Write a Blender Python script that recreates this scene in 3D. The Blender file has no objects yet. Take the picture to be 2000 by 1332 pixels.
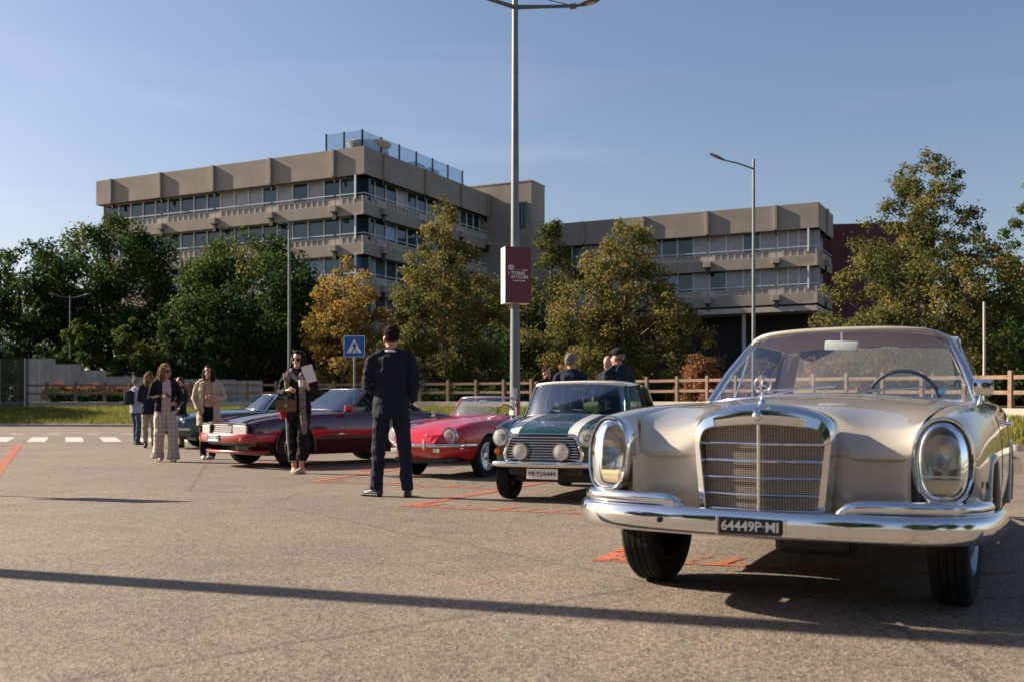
import bpy, bmesh, math, random
import numpy as np
from mathutils import Vector, Matrix
R = math.radians; PI = math.pi
sc = bpy.context.scene
C = sc.collection
# ---------------------------------------------------------------- camera, sky, sun, exposure
cam = bpy.data.cameras.new('camera'); camo = bpy.data.objects.new('camera', cam); C.objects.link(camo)
CAMH, FPX, YH = 0.933, 1960.0, 795.0
camo.location = (0, 0, CAMH); camo.rotation_euler = (R(90), 0, 0)
cam.sensor_width = 36; cam.lens = 36*FPX/2000; cam.shift_y = (YH-666)/2000
cam.clip_start = .1; cam.clip_end = 3000
cam.dof.use_dof = True; cam.dof.focus_distance = 9.5; cam.dof.aperture_fstop = 3.2
sc.camera = camo
SUN_EL = 28.0; SUN = Vector((-.947, .32, math.tan(R(SUN_EL)))).normalized()
w = bpy.data.worlds.new('World'); sc.world = w; w.use_nodes = True
nt = w.node_tree; nt.nodes.clear()
sky = nt.nodes.new('ShaderNodeTexSky'); sky.sky_type = 'NISHITA'; sky.sun_disc = False
sky.sun_elevation = R(SUN_EL); sky.sun_rotation = math.atan2(SUN.x, SUN.y)
sky.air_density = 1.15; sky.dust_density = 1.3; sky.ozone_density = 2.0; sky.altitude = 120
bg = nt.nodes.new('ShaderNodeBackground'); bg.inputs[1].default_value = .052
wo = nt.nodes.new('ShaderNodeOutputWorld')
wtc = nt.nodes.new('ShaderNodeTexCoord'); wmp = nt.nodes.new('ShaderNodeMapping'); wmp.inputs['Scale'].default_value = (1.2, 1.2, 9); wmp.inputs['Rotation'].default_value = (.25, .35, .4)
wn = nt.nodes.new('ShaderNodeTexNoise'); wn.inputs['Scale'].default_value = 1.6; wn.inputs['Detail'].default_value = 7; wn.inputs['Distortion'].default_value = .6
wr_ = nt.nodes.new('ShaderNodeMapRange'); wr_.inputs['From Min'].default_value = .52; wr_.inputs['From Max'].default_value = .8; wr_.inputs['To Max'].default_value = .09
wx = nt.nodes.new('ShaderNodeMix'); wx.data_type = 'RGBA'; wx.inputs[7].default_value = (9.5, 10.2, 11., 1)       # thin high cirrus
nt.links.new(wtc.outputs['Generated'], wmp.inputs[0]); nt.links.new(wmp.outputs[0], wn.inputs['Vector']); nt.links.new(wn.outputs['Fac'], wr_.inputs['Value'])
nt.links.new(wr_.outputs[0], wx.inputs[0]); nt.links.new(sky.outputs[0], wx.inputs[6]); 
wg = nt.nodes.new('ShaderNodeMix'); wg.data_type = 'RGBA'; wg.blend_type = 'MULTIPLY'; wg.inputs[0].default_value = 1; wg.inputs[7].default_value = (1.06, .98, 1.03, 1)
nt.links.new(wx.outputs[2], wg.inputs[6]); nt.links.new(wg.outputs[2], bg.inputs[0]); nt.links.new(bg.outputs[0], wo.inputs[0])
sl = bpy.data.lights.new('sun', 'SUN'); sl.energy = 5.0; sl.angle = R(.45); sl.color = (1, .86, .68)
slo = bpy.data.objects.new('sun', sl); C.objects.link(slo); slo.rotation_euler = (-SUN).to_track_quat('-Z', 'Y').to_euler(); slo.location = (-30, 20, 40)
sc.view_settings.view_transform = 'Standard'; sc.view_settings.look = 'None'; sc.view_settings.gamma = 1
sc.view_settings.exposure = 1.25

def at(px, py, z=0.0):
    "ground point (height z) seen at a photograph pixel"
    s = (py-YH)/(CAMH-z); return ((px-1000)/s, FPX/s)
# ---------------------------------------------------------------- materials
MATS = {}
def mat(name, col, rough=.6, metal=0., spec=.5, var=None, vscale=8., bump=0., bscale=60., coat=0., island=0., trans=0., detail=4., coords='Object', rvar=0., alpha=1.):
    """principled material; var = second colour mixed in by noise, island = value spread between mesh islands"""
    if name in MATS: return MATS[name]
    m = bpy.data.materials.new(name); m.use_nodes = True; t = m.node_tree; b = t.nodes['Principled BSDF']; L = t.links.new
    c4 = tuple(col)+(1,)
    b.inputs['Base Color'].default_value = c4; b.inputs['Roughness'].default_value = rough
    b.inputs['Metallic'].default_value = metal; b.inputs['Specular IOR Level'].default_value = spec
    b.inputs['Coat Weight'].default_value = coat; b.inputs['Coat Roughness'].default_value = .03
    b.inputs['Transmission Weight'].default_value = trans; b.inputs['Alpha'].default_value = alpha
    m.diffuse_color = c4
    out = None
    if var is not None or bump or rvar:
        tc = t.nodes.new('ShaderNodeTexCoord')
    if var is not None:
        n = t.nodes.new('ShaderNodeTexNoise'); n.inputs['Scale'].default_value = vscale; n.inputs['Detail'].default_value = detail
        L(tc.outputs[coords], n.inputs['Vector'])
        r = t.nodes.new('ShaderNodeValToRGB'); r.color_ramp.elements[0].position = .36; r.color_ramp.elements[1].position = .66
        r.color_ramp.elements[0].color = c4; r.color_ramp.elements[1].color = tuple(var)+(1,)
        L(n.outputs['Fac'], r.inputs[0]); out = r.outputs[0]; L(out, b.inputs['Base Color'])
    if island:
        g = t.nodes.new('ShaderNodeNewGeometry'); h = t.nodes.new('ShaderNodeHueSaturation')
        mr = t.nodes.new('ShaderNodeMapRange'); mr.inputs['To Min'].default_value = 1-island; mr.inputs['To Max'].default_value = 1+island
        L(g.outputs['Random Per Island'], mr.inputs['Value']); L(mr.outputs[0], h.inputs['Value'])
        if out: L(out, h.inputs['Color'])
        else: h.inputs['Color'].default_value = c4
        L(h.outputs[0], b.inputs['Base Color'])
    if rvar:
        n2 = t.nodes.new('ShaderNodeTexNoise'); n2.inputs['Scale'].default_value = vscale*1.7; n2.inputs['Detail'].default_value = 5
        L(tc.outputs[coords], n2.inputs['Vector']); mr = t.nodes.new('ShaderNodeMapRange')
        mr.inputs['To Min'].default_value = max(.01, rough-rvar); mr.inputs['To Max'].default_value = min(1, rough+rvar)
        L(n2.outputs['Fac'], mr.inputs['Value']); L(mr.outputs[0], b.inputs['Roughness'])
    if bump:
        n = t.nodes.new('ShaderNodeTexNoise'); n.inputs['Scale'].default_value = bscale; n.inputs['Detail'].default_value = 3
        L(tc.outputs[coords], n.inputs['Vector'])
        bp = t.nodes.new('ShaderNodeBump'); bp.inputs['Strength'].default_value = bump; bp.inputs['Distance'].default_value = .02
        L(n.outputs['Fac'], bp.inputs['Height']); L(bp.outputs[0], b.inputs['Normal'])
    MATS[name] = m; return m

def leafmat(name, cols, transl=.35):
    "leaf: colour ramp over the per-leaf 'tint' attribute, partly translucent"
    m = bpy.data.materials.new(name); m.use_nodes = True; t = m.node_tree; L = t.links.new
    b = t.nodes['Principled BSDF']; o = t.nodes['Material Output']
    a = t.nodes.new('ShaderNodeAttribute'); a.attribute_name = 'tint'
    r = t.nodes.new('ShaderNodeValToRGB'); cr = r.color_ramp
    while len(cr.elements) < len(cols): cr.elements.new(.5)
    for i, c in enumerate(cols):
        cr.elements[i].position = i/(len(cols)-1); cr.elements[i].color = tuple(c)+(1,)
    L(a.outputs['Fac'], r.inputs[0]); L(r.outputs[0], b.inputs['Base Color'])
    b.inputs['Roughness'].default_value = .7; b.inputs['Specular IOR Level'].default_value = .12
    tr = t.nodes.new('ShaderNodeBsdfTranslucent'); L(r.outputs[0], tr.inputs[0])
    mx = t.nodes.new('ShaderNodeMixShader'); mx.inputs[0].default_value = transl
    L(b.outputs[0], mx.inputs[1]); L(tr.outputs[0], mx.inputs[2]); L(mx.outputs[0], o.inputs[0])
    m.diffuse_color = tuple(cols[1])+(1,); MATS[name] = m; return m

def glassmat(name, tint, rough=.0, mixt=.9):
    "thin pane: fresnel reflection over tinted see-through"
    m = bpy.data.materials.new(name); m.use_nodes = True; t = m.node_tree; L = t.links.new; t.nodes.clear()
    o = t.nodes.new('ShaderNodeOutputMaterial'); tr = t.nodes.new('ShaderNodeBsdfTransparent'); tr.inputs[0].default_value = tuple(tint)+(1,)
    g = t.nodes.new('ShaderNodeBsdfGlossy'); g.inputs['Roughness'].default_value = rough; g.inputs[0].default_value = (.9, .95, 1, 1)
    f = t.nodes.new('ShaderNodeFresnel'); f.inputs[0].default_value = 1.5
    mu = t.nodes.new('ShaderNodeMath'); mu.operation = 'MULTIPLY'; mu.inputs[1].default_value = mixt; L(f.outputs[0], mu.inputs[0])
    x = t.nodes.new('ShaderNodeMixShader'); L(mu.outputs[0], x.inputs[0]); L(tr.outputs[0], x.inputs[1]); L(g.outputs[0], x.inputs[2]); L(x.outputs[0], o.inputs[0])
    m.diffuse_color = (.5, .7, .8, .4); MATS[name] = m; return m

chrome = mat('chrome', (.78, .79, .8), .07, 1., rvar=.05, vscale=30)
chrome_dull = mat('chrome_dull', (.62, .63, .64), .22, 1., rvar=.08, vscale=20)
rubber = mat('rubber', (.012, .012, .013), .9, spec=.25, bump=.4, bscale=90, var=(.03, .029, .028), vscale=6)
blackp = mat('black_plastic', (.012, .012, .013), .45)
glass_clear = glassmat('clear_glass', (.86, .9, .88))
glass_dark = glassmat('tinted_glass', (.42, .52, .50), 0, .35)
glass_car = glassmat('car_glass', (.88, .91, .89), 0, .22)
lens = glassmat('lamp_lens', (.93, .9, .82), .03, 1.0)
frost = mat('frosted_lens', (.72, .72, .70), .12, 0, .8, alpha=.30)
frost_w = mat('warm_lens', (.55, .50, .42), .05, 0, 1., alpha=.13)
lamp_silver = mat('lamp_silver', (.82, .81, .78), .38, .55)
plate_white = mat('plate_white', (.75, .74, .7), .5)
ink = mat('plate_ink', (.02, .02, .025), .5)
# ---------------------------------------------------------------- object helpers
def link(o, parent=None):
    C.objects.link(o)
    if parent is not None: o.parent = parent
    return o
def tag(o, label=None, cat=None, group=None, kind=None):
    if label: o['label'] = label
    if cat: o['category'] = cat
    if group: o['group'] = group
    if kind: o['kind'] = kind
    return o
def thing(name, label, cat, loc=(0, 0, 0), rz=0., group=None):
    o = bpy.data.objects.new(name, None); o.empty_display_size = .2
    o.location = loc; o.rotation_euler = (0, 0, rz); link(o); return tag(o, label, cat, group)
def inst(name, mesh, parent=None, M=None):
    o = bpy.data.objects.new(name, mesh); link(o, parent)
    if M is not None: o.matrix_basis = M
    return o
def T(x, y, z): return Matrix.Translation((x, y, z))
def RZ(a): return Matrix.Rotation(a, 4, 'Z')
def RX(a): return Matrix.Rotation(a, 4, 'X')
def RY(a): return Matrix.Rotation(a, 4, 'Y')

class MB:
    "mesh builder"
    def __init__(s): s.v = []; s.f = []
    def add(s, v, f):
        k = len(s.v); s.v += [tuple(p) for p in v]; s.f += [tuple(i+k for i in q) for q in f]; return s
    def box(s, c, d, M=None, bev=0):
        hx, hy, hz = d[0]/2, d[1]/2, d[2]/2
        if bev:
            bm = bmesh.new(); bmesh.ops.create_cube(bm, size=1)
            for q in bm.verts: q.co = Vector((q.co.x*d[0], q.co.y*d[1], q.co.z*d[2]))
            bmesh.ops.bevel(bm, geom=bm.edges[:], offset=bev, segments=2, affect='EDGES', profile=.6)
            bm.verts.index_update()
            v = [q.co+Vector(c) for q in bm.verts]; f = [[q.index for q in fc.verts] for fc in bm.faces]; bm.free()
        else:
            v = [Vector((c[0]+a*hx, c[1]+b*hy, c[2]+e*hz)) for a in (-1, 1) for b in (-1, 1) for e in (-1, 1)]
            f = [(0, 1, 3, 2), (4, 6, 7, 5), (0, 4, 5, 1), (2, 3, 7, 6), (0, 2, 6, 4), (1, 5, 7, 3)]
        if M is not None: v = [M @ p for p in v]
        return s.add(v, f)
    def grid(s, P, closed_u=False, closed_v=False, flip=False):
        P = np.asarray(P); n, m = P.shape[:2]
        f = []
        for i in range(n if closed_u else n-1):
            for j in range(m if closed_v else m-1):
                a, b, c, d = i*m+j, i*m+(j+1) % m, ((i+1) % n)*m+(j+1) % m, ((i+1) % n)*m+j
                f.append((a, d, c, b) if flip else (a, b, c, d))
        return s.add(P.reshape(-1, 3).tolist(), f)
    def tube(s, pts, rad, n=8, cap=True, flat=None):
        "tube along pts; rad number or list; flat = (a,b) scale of the section axes"
        pts = [Vector(p) for p in pts]; N = len(pts)
        if not hasattr(rad, '__len__'): rad = [rad]*N
        up = None; rings = []
        for i, p in enumerate(pts):
            t = (pts[min(i+1, N-1)]-pts[max(i-1, 0)]).normalized()
            if up is None:
                up = Vector((0, 0, 1)) if abs(t.z) < .9 else Vector((1, 0, 0))
            sd = t.cross(up)
            if sd.length < 1e-6: sd = t.cross(Vector((0, 1, 0)))
            sd.normalize(); up = sd.cross(t).normalized()
            r = rad[i]; ra, rb = (r*flat[0], r*flat[1]) if flat else ((r, r) if not hasattr(r, '__len__') else r)
            rings.append([p+sd*(ra*math.cos(2*PI*k/n))+up*(rb*math.sin(2*PI*k/n)) for k in range(n)])
        k0 = len(s.v)
        s.grid(np.array([[tuple(q) for q in r] for r in rings]), closed_v=True, flip=True)
        if cap:
            s.f.append(tuple(k0+i for i in range(n))); s.f.append(tuple(k0+(N-1)*n+i for i in reversed(range(n))))
        return s
    def lathe(s, prof, n=32, M=None, cap=False):
        "prof [(r, h)] about local z"
        P = np.array([[(r*math.cos(2*PI*k/n), r*math.sin(2*PI*k/n), h) for k in range(n)] for r, h in prof])
        k0 = len(s.v); s.grid(P, closed_v=True)
        if M is not None:
            for i in range(k0, len(s.v)): s.v[i] = tuple(M @ Vector(s.v[i]))
        return s
    def prism(s, poly, z0, z1, M=None):
        n = len(poly); k0 = len(s.v)
        s.add([(x, y, z0) for x, y in poly]+[(x, y, z1) for x, y in poly],
              [tuple(reversed(range(n))), tuple(range(n, 2*n))]+[(i, (i+1) % n, n+(i+1) % n, n+i) for i in range(n)])
        if M is not None:
            for i in range(k0, len(s.v)): s.v[i] = tuple(M @ Vector(s.v[i]))
        return s
    def xf(s, M, k0=0):
        for i in range(k0, len(s.v)): s.v[i] = tuple(M @ Vector(s.v[i]))
        return s
    def mesh(s, name, m=None, smooth=None):
        me = bpy.data.meshes.new(name); me.from_pydata(s.v, [], s.f); 
        if m: me.materials.append(m)
        if smooth is not None:
            me.polygons.foreach_set('use_smooth', [True]*len(me.polygons))
            if smooth < 179: me.set_sharp_from_angle(angle=R(smooth))
        me.update(); return me
    def obj(s, name, m=None, parent=None, smooth=None, M=None):
        if isinstance(smooth, Matrix): smooth, M = None, smooth
        return inst(name, s.mesh(name, m, smooth), parent, M)

def bez(pts, n=12):
    "smooth curve through points (Catmull-Rom)"
    P = [Vector(p) for p in pts]; P = [P[0]*2-P[1]]+P+[P[-1]*2-P[-2]]; out = []
    for i in range(1, len(P)-2):
        a, b, c, d = P[i-1:i+3]
        for k in range(n):
            t = k/n; out.append(.5*((2*b)+(c-a)*t+(2*a-5*b+4*c-d)*t*t+(3*b-a-3*c+d)*t**3))
    out.append(P[-2]); return out

def text_mesh(txt, size, m, depth=.002, bold=0., space=1.):
    cu = bpy.data.curves.new('lettering', 'FONT'); cu.body = txt; cu.size = size; cu.extrude = depth; cu.offset = bold
    cu.align_x = 'CENTER'; cu.align_y = 'CENTER'; cu.space_character = space; cu.resolution_u = 2
    o = bpy.data.objects.new('t', cu); C.objects.link(o)
    me = bpy.data.meshes.new_from_object(o.evaluated_get(bpy.context.evaluated_depsgraph_get())); bpy.data.objects.remove(o)
    me.materials.clear(); me.materials.append(m); return me
# ---------------------------------------------------------------- ground
def ground_mat():
    m = bpy.data.materials.new('asphalt'); m.use_nodes = True; t = m.node_tree; b = t.nodes['Principled BSDF']; L = t.links.new
    tc = t.nodes.new('ShaderNodeTexCoord')
    def noise(s, d=4., w=.5):
        n = t.nodes.new('ShaderNodeTexNoise'); n.inputs['Scale'].default_value = s; n.inputs['Detail'].default_value = d; n.inputs['Roughness'].default_value = w
        L(tc.outputs['Object'], n.inputs['Vector']); return n.outputs['Fac']
    def ramp(fac, a, c, p0=.35, p1=.65):
        r = t.nodes.new('ShaderNodeValToRGB'); e = r.color_ramp.elements
        e[0].position = p0; e[1].position = p1; e[0].color = tuple(a)+(1,); e[1].color = tuple(c)+(1,); L(fac, r.inputs[0]); return r.outputs[0]
    def mix(kind, f, a, c):
        x = t.nodes.new('ShaderNodeMix'); x.data_type = 'RGBA'; x.blend_type = kind; x.inputs[0].default_value = f
        L(a, x.inputs[6]); L(c, x.inputs[7]); return x.outputs[2]
    v = t.nodes.new('ShaderNodeTexVoronoi'); v.inputs['Scale'].default_value = 85; L(tc.outputs['Object'], v.inputs['Vector'])
    sep = t.nodes.new('ShaderNodeSeparateColor'); L(v.outputs['Color'], sep.inputs[0])
    stones = ramp(sep.outputs[0], (.078, .063, .05), (.30, .245, .19), .0, 1.)
    n2 = ramp(noise(230, 2), (.62, .62, .62), (1.25, 1.25, 1.25), .3, .7)
    big = ramp(noise(.35, 6, .62), (.80, .80, .80), (1.12, 1.10, 1.08))
    mid = ramp(noise(3.1, 5, .65), (.9, .9, .9), (1.08, 1.07, 1.06))
    c = mix('MULTIPLY', 1, mix('MULTIPLY', 1, mix('MULTIPLY', .8, stones, n2), big), mid)
    # oil stains and tar-sealed cracks
    st = ramp(noise(.9, 3), (1, 1, 1), (.62, .62, .64), .66, .74); c = mix('MULTIPLY', .55, c, st)
    vo = t.nodes.new('ShaderNodeTexVoronoi'); vo.feature = 'DISTANCE_TO_EDGE'; vo.inputs['Scale'].default_value = .16
    nz = t.nodes.new('ShaderNodeTexNoise'); nz.inputs['Scale'].default_value = 1.6; nz.inputs['Detail'].default_value = 5; L(tc.outputs['Object'], nz.inputs['Vector'])
    ad = t.nodes.new('ShaderNodeMix'); ad.data_type = 'VECTOR'; ad.inputs[0].default_value = .12; L(tc.outputs['Object'], ad.inputs[4]); L(nz.outputs['Color'], ad.inputs[5]); L(ad.outputs[1], vo.inputs['Vector'])
    cr = ramp(vo.outputs['Distance'], (.55, .55, .56), (1, 1, 1), .0015, .004); c = mix('MULTIPLY', .8, c, cr)
    L(c, b.inputs['Base Color']); b.inputs['Roughness'].default_value = .82; b.inputs['Specular IOR Level'].default_value = .35
    bp = t.nodes.new('ShaderNodeBump'); bp.inputs['Strength'].default_value = .55; bp.inputs['Distance'].default_value = .006
    L(v.outputs['Distance'], bp.inputs['Height']); L(bp.outputs[0], b.inputs['Normal'])
    m.diffuse_color = (.2, .17, .14, 1); return m
asphalt = ground_mat()
g = MB(); xs = [-900, -60, -20, 0, 20, 60, 900]; ys = [-300, -20, 0, 20, 60, 150, 1500]
g.grid([[(x, y, 0) for x in xs] for y in ys], flip=True); tag(g.obj('ground', asphalt), kind='structure')

KERB = [(-60, 51.5), (-40, 50), (-20, 48.5), (-6, 43), (2, 36), (7.5, 28), (10.8, 21.5), (13, 15), (15, 8), (17, 0), (20, -12)]
FENCE = [(-58, 62, 1.27), (-36, 60.5, 1.27), (-20, 59.5, 1.27), (-4, 56, 1.25), (8.15, 47, 1.2), (12.2, 39, 1.05), (15.8, 31.4, .9), (18.5, 24, .8), (21, 16, .75), (23, 8, .7), (26, -6, .7)]
kerb_c = bez([(x, y, 0) for x, y in KERB], 8); fence_c = bez(FENCE, 8)
def resample(pts, n):
    d = [0]
    for a, b in zip(pts, pts[1:]): d.append(d[-1]+(b-a).length)
    out = []; j = 0
    for k in range(n):
        s = d[-1]*k/(n-1)
        while j < len(pts)-2 and d[j+1] < s: j += 1
        t = (s-d[j])/max(1e-9, d[j+1]-d[j]); out.append(pts[j].lerp(pts[j+1], t))
    return out
def nrm2(pts, i):
    a = pts[min(i+1, len(pts)-1)]-pts[max(i-1, 0)]; v = Vector((-a.y, a.x, 0)); return v.normalized()   # left of travel = away from the lot
def ribbon(pts, prof):
    "sweep a profile [(offset along left normal, dz)]"
    return np.array([[tuple(p+nrm2(pts, i)*o+Vector((0, 0, z))) for o, z in prof] for i, p in enumerate(pts)])
NB = 90
kc = resample(kerb_c, NB); fc = resample(fence_c, NB)
concrete = mat('concrete', (.34, .30, .255), .85, var=(.42, .38, .33), vscale=1.2, bump=.3, bscale=40)
kerbm = mat('kerb_stone', (.30, .275, .245), .85, var=(.42, .39, .35), vscale=3, bump=.3)
k = MB()
step = [p for p in kc]
k.grid(ribbon(kc, [(-.02, -.05), (-.02, .115), (0, .13), (.13, .13), (.15, .12), (.15, -.05)]))
ko = k.obj('kerb', kerbm, smooth=40); tag(ko, kind='structure')
grassm = mat('grass_soil', (.09, .095, .025), .95, var=(.16, .14, .05), vscale=1.3, bump=.8, bscale=9, detail=8)
bank = []
rb = random.Random(5)
for i in range(NB):
    a = kc[i]+nrm2(kc, i)*.14+Vector((0, 0, .10)); b = fc[i]-nrm2(fc, i)*.16; b = Vector((b.x, b.y, b.z-.36))
    bank.append([tuple(a.lerp(b, t)+Vector((0, 0, .13*math.sin(t*PI)+(rb.random()-.5)*.05*(0 < t < 1)))) for t in np.linspace(0, 1, 13)])
tag(MB().grid(bank).obj('grass_bank', grassm, smooth=180), kind='structure')
bw = MB(); bw.grid(ribbon(fc, [(-.17, -.6), (-.17, -.01), (-.15, 0), (.15, 0), (.17, -.01), (.17, -.6)]))
wl = bw.obj('low_wall', concrete, smooth=40); tag(wl, 'low pale concrete wall carrying the timber post-and-rail fence', 'wall')
# land behind the wall
back = []
for i in range(NB):
    p = fc[i]+nrm2(fc, i)*.16; n = nrm2(fc, i)
    back.append([tuple(Vector((p.x, p.y, p.z-.12)))]+[tuple(p+n*d+Vector((0, 0, -.12+dz))) for d, dz in ((4, .03), (15, .0), (60, -.1))]+[tuple(Vector(((p+n*60).x*(4+0*d), 320, .4))) for d in (1,)])
tag(MB().grid(back).obj('land', mat('dark_soil', (.06, .058, .03), .95, var=(.10, .095, .04), vscale=.8)), kind='structure')
# grass blades
def blades(name, n, seed, tmin=.0, tmax=1., h=(.10, .24), irange=(0, NB-2)):
    r = np.random.default_rng(seed); B = np.array(bank); i = r.integers(irange[0], irange[1], n); t = tmin+(tmax-tmin)*r.random(n)*11.999
    j = t.astype(int); ft = (t-j)[:, None]; fi = r.random(n)[:, None]
    P = (B[i, j]*(1-ft)+B[i, j+1]*ft)*(1-fi)+(B[i+1, j]*(1-ft)+B[i+1, j+1]*ft)*fi
    a = r.random(n)*2*PI; hh = h[0]+(h[1]-h[0])*r.random(n)**2; wd = .012+.03*r.random(n)
    d = np.stack([np.cos(a), np.sin(a), 0*a], 1); lean = np.stack([np.cos(a*7), np.sin(a*7), 0*a], 1)*(hh*.6*r.random(n))[:, None]
    V = np.stack([P-d*wd[:, None], P+d*wd[:, None], P+lean+np.stack([0*a, 0*a, hh], 1)], 1).reshape(-1, 3)
    me = bpy.data.meshes.new(name); me.vertices.add(3*n); me.vertices.foreach_set('co', V.ravel()); me.loops.add(3*n); me.loops.foreach_set('vertex_index', np.arange(3*n))
    me.polygons.add(n); me.polygons.foreach_set('loop_start', np.arange(n)*3); me.polygons.foreach_set('loop_total', np.full(n, 3))
    at_ = me.attributes.new('tint', 'FLOAT', 'POINT'); at_.data.foreach_set('value', np.repeat(np.clip(r.normal(.5, .25, n), 0, 1), 3)); me.update(calc_edges=True)
    me.materials.append(leafmat('grass_leaf', [(.10, .12, .02), (.19, .19, .04), (.27, .23, .07)], .4)); return inst(name, me)
tag(blades('grass', 110000, 3, irange=(14, 78)), 'short sunlit grass on the bank below the timber fence', 'grass', kind='stuff')
# ---------------------------------------------------------------- painted markings
def paintmat(name, col, wear, thr):
    m = bpy.data.materials.new(name); m.use_nodes = True; t = m.node_tree; b = t.nodes['Principled BSDF']; L = t.links.new; o = t.nodes['Material Output']
    b.inputs['Base Color'].default_value = tuple(col)+(1,); b.inputs['Roughness'].default_value = .75
    tc = t.nodes.new('ShaderNodeTexCoord'); n = t.nodes.new('ShaderNodeTexNoise'); n.inputs['Scale'].default_value = wear; n.inputs['Detail'].default_value = 8; n.inputs['Roughness'].default_value = .72
    L(tc.outputs['Object'], n.inputs['Vector']); r = t.nodes.new('ShaderNodeValToRGB'); r.color_ramp.elements[0].position = thr; r.color_ramp.elements[1].position = thr+.06
    L(n.outputs['Fac'], r.inputs[0]); tr = t.nodes.new('ShaderNodeBsdfTransparent'); x = t.nodes.new('ShaderNodeMixShader')
    L(r.outputs[0], x.inputs[0]); L(b.outputs[0], x.inputs[1]); L(tr.outputs[0], x.inputs[2]); L(x.outputs[0], o.inputs[0]); m.diffuse_color = tuple(col)+(1,); return m
orange = paintmat('worn_orange_paint', (.38, .10, .045), 14, .52)
orange2 = paintmat('very_worn_orange_paint', (.33, .11, .06), 9, .45)
whitep = paintmat('worn_white_paint', (.46, .43, .39), 6, .60)
whitep2 = paintmat('faded_white_paint', (.30, .27, .235), 5, .53)
def stripe(name, a, b, wdt, m, n=1, z=.004):
    a = Vector((*a, z)); b = Vector((*b, z)); d = (b-a).normalized(); s = Vector((-d.y, d.x, 0))*wdt/2
    return tag(MB().add([a-s, b-s, b+s, a+s], [(0, 1, 2, 3)]).obj(name, m), kind='structure')
def poly(name, pts, m, z=.004):
    v = [(*at(x, y), z) for x, y in pts]
    a = sum(v[i][0]*v[(i+1) % len(v)][1]-v[(i+1) % len(v)][0]*v[i][1] for i in range(len(v)))
    if a < 0: v = v[::-1]
    return tag(MB().add(v, [tuple(range(len(v)))]).obj(name, m), kind='structure')
# zebra crossing, far left
for kx in range(-5, 5):
    x0 = 52+75.5*kx; a = at(x0, 862.5); b = at(x0-6+1.2*kx, 853.5)
    wdt = 37/72.3*1.02
    tag(MB().add([(a[0], a[1], .004), (a[0]+.50, a[1], .004), (a[0]-1.85+.52, b[1], .004), (a[0]-1.85, b[1], .004)], [(0, 1, 2, 3)]).obj('crossing_stripe', whitep), kind='structure')
    c = at(x0-28, 848.6); d = at(x0-28, 845.6)
    tag(MB().add([(c[0], c[1], .004), (c[0]+.42, c[1], .004), (c[0]+.42-1.1, d[1], .004), (c[0]-1.1, d[1], .004)], [(0, 1, 2, 3)]).obj('crossing_stripe', whitep2), kind='structure')
# orange bay lines
stripe('bay_line', at(38, 867), at(-60, 985), .17, orange)
poly('bay_line', [(-60, 868), (32, 868), (26, 872), (-60, 874)], orange2)
def bay(p0, p1, e, nteeth=8, back=4.6):
    "hatched front edge of an angled bay: thin edge line, saw-tooth hatching, side line back to the verge"
    A = Vector((*at(*p0), 0)); B = Vector((*at(*p1), 0)); d = (B-A).normalized(); E = Vector((*at(*e), 0)); sd = (E-A).normalized()
    stripe('bay_line', A.xy, B.xy, .07, orange)
    stripe('bay_line', (A+sd*.0+d*.08).xy, (A+sd*back+d*.08).xy, .13, orange, z=.005)
    L = (B-A).length; st = L/nteeth
    for i in range(nteeth):
        q = A+d*(st*i+.1); n = sd*.34
        tag(MB().add([tuple(q+Vector((0, 0, .0045))), tuple(q+d*st*.42+Vector((0, 0, .0045))), tuple(q+d*st*.86+n+Vector((0, 0, .0045))), tuple(q+d*st*.52+n+Vector((0, 0, .0045)))], [(0, 1, 2, 3)]).obj('bay_hatch', orange2 if i % 3 else orange), kind='structure')
bay((780, 988), (1260, 1008), (965, 956), 9, 3.6)
bay((600, 940), (975, 955), (700, 925), 9, 3.6)
bay((1155, 1093), (1700, 1115), (1232, 1058), 8, 4.6)
bay((470, 908), (760, 921), (545, 897), 8, 3.6)
stripe('bay_line', at(1700, 1118), at(2050, 1118), .08, orange2)
# ---------------------------------------------------------------- timber fence
wood = mat('weathered_wood', (.16, .092, .06), .8, var=(.24, .15, .10), vscale=5, bump=.3, bscale=30)
fence = thing('timber_fence', 'brown timber post-and-rail fence on the low concrete wall', 'fence')
total = 0; pts = fence_c; d = [0]
for a, b in zip(pts, pts[1:]): d.append(d[-1]+(b-a).length)
nst = int(d[-1]/1.75); fp = resample(pts, nst)
pm = MB().box((0, 0, .6), (.15, .15, 1.24), bev=.012).mesh('post', wood)
rw = random.Random(8)
for i, p in enumerate(fp):
    if p.y < 6: continue
    n = nrm2(fp, i); inst('post', pm, fence, T(p.x, p.y, p.z-.03) @ RZ(math.atan2(n.y, n.x)+rw.uniform(-.04, .04)) @ RX(rw.uniform(-.012, .012)))
    if i+1 < len(fp):
        q = fp[i+1]
        for h in (.50, .98):
            mid = (p+q)/2; v = q-p; L = v.length-.14
            M = T(mid.x, mid.y, mid.z+h+rw.uniform(-.01, .01)) @ v.to_track_quat('X', 'Z').to_matrix().to_4x4()
            if 'rail' not in MATS: MATS['rail'] = MB().box((0, 0, 0), (1, .06, .13), bev=.01).mesh('rail', wood)
            inst('rail', MATS['rail'], fence, M @ Matrix.Diagonal((L, 1, 1, 1)))
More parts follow.
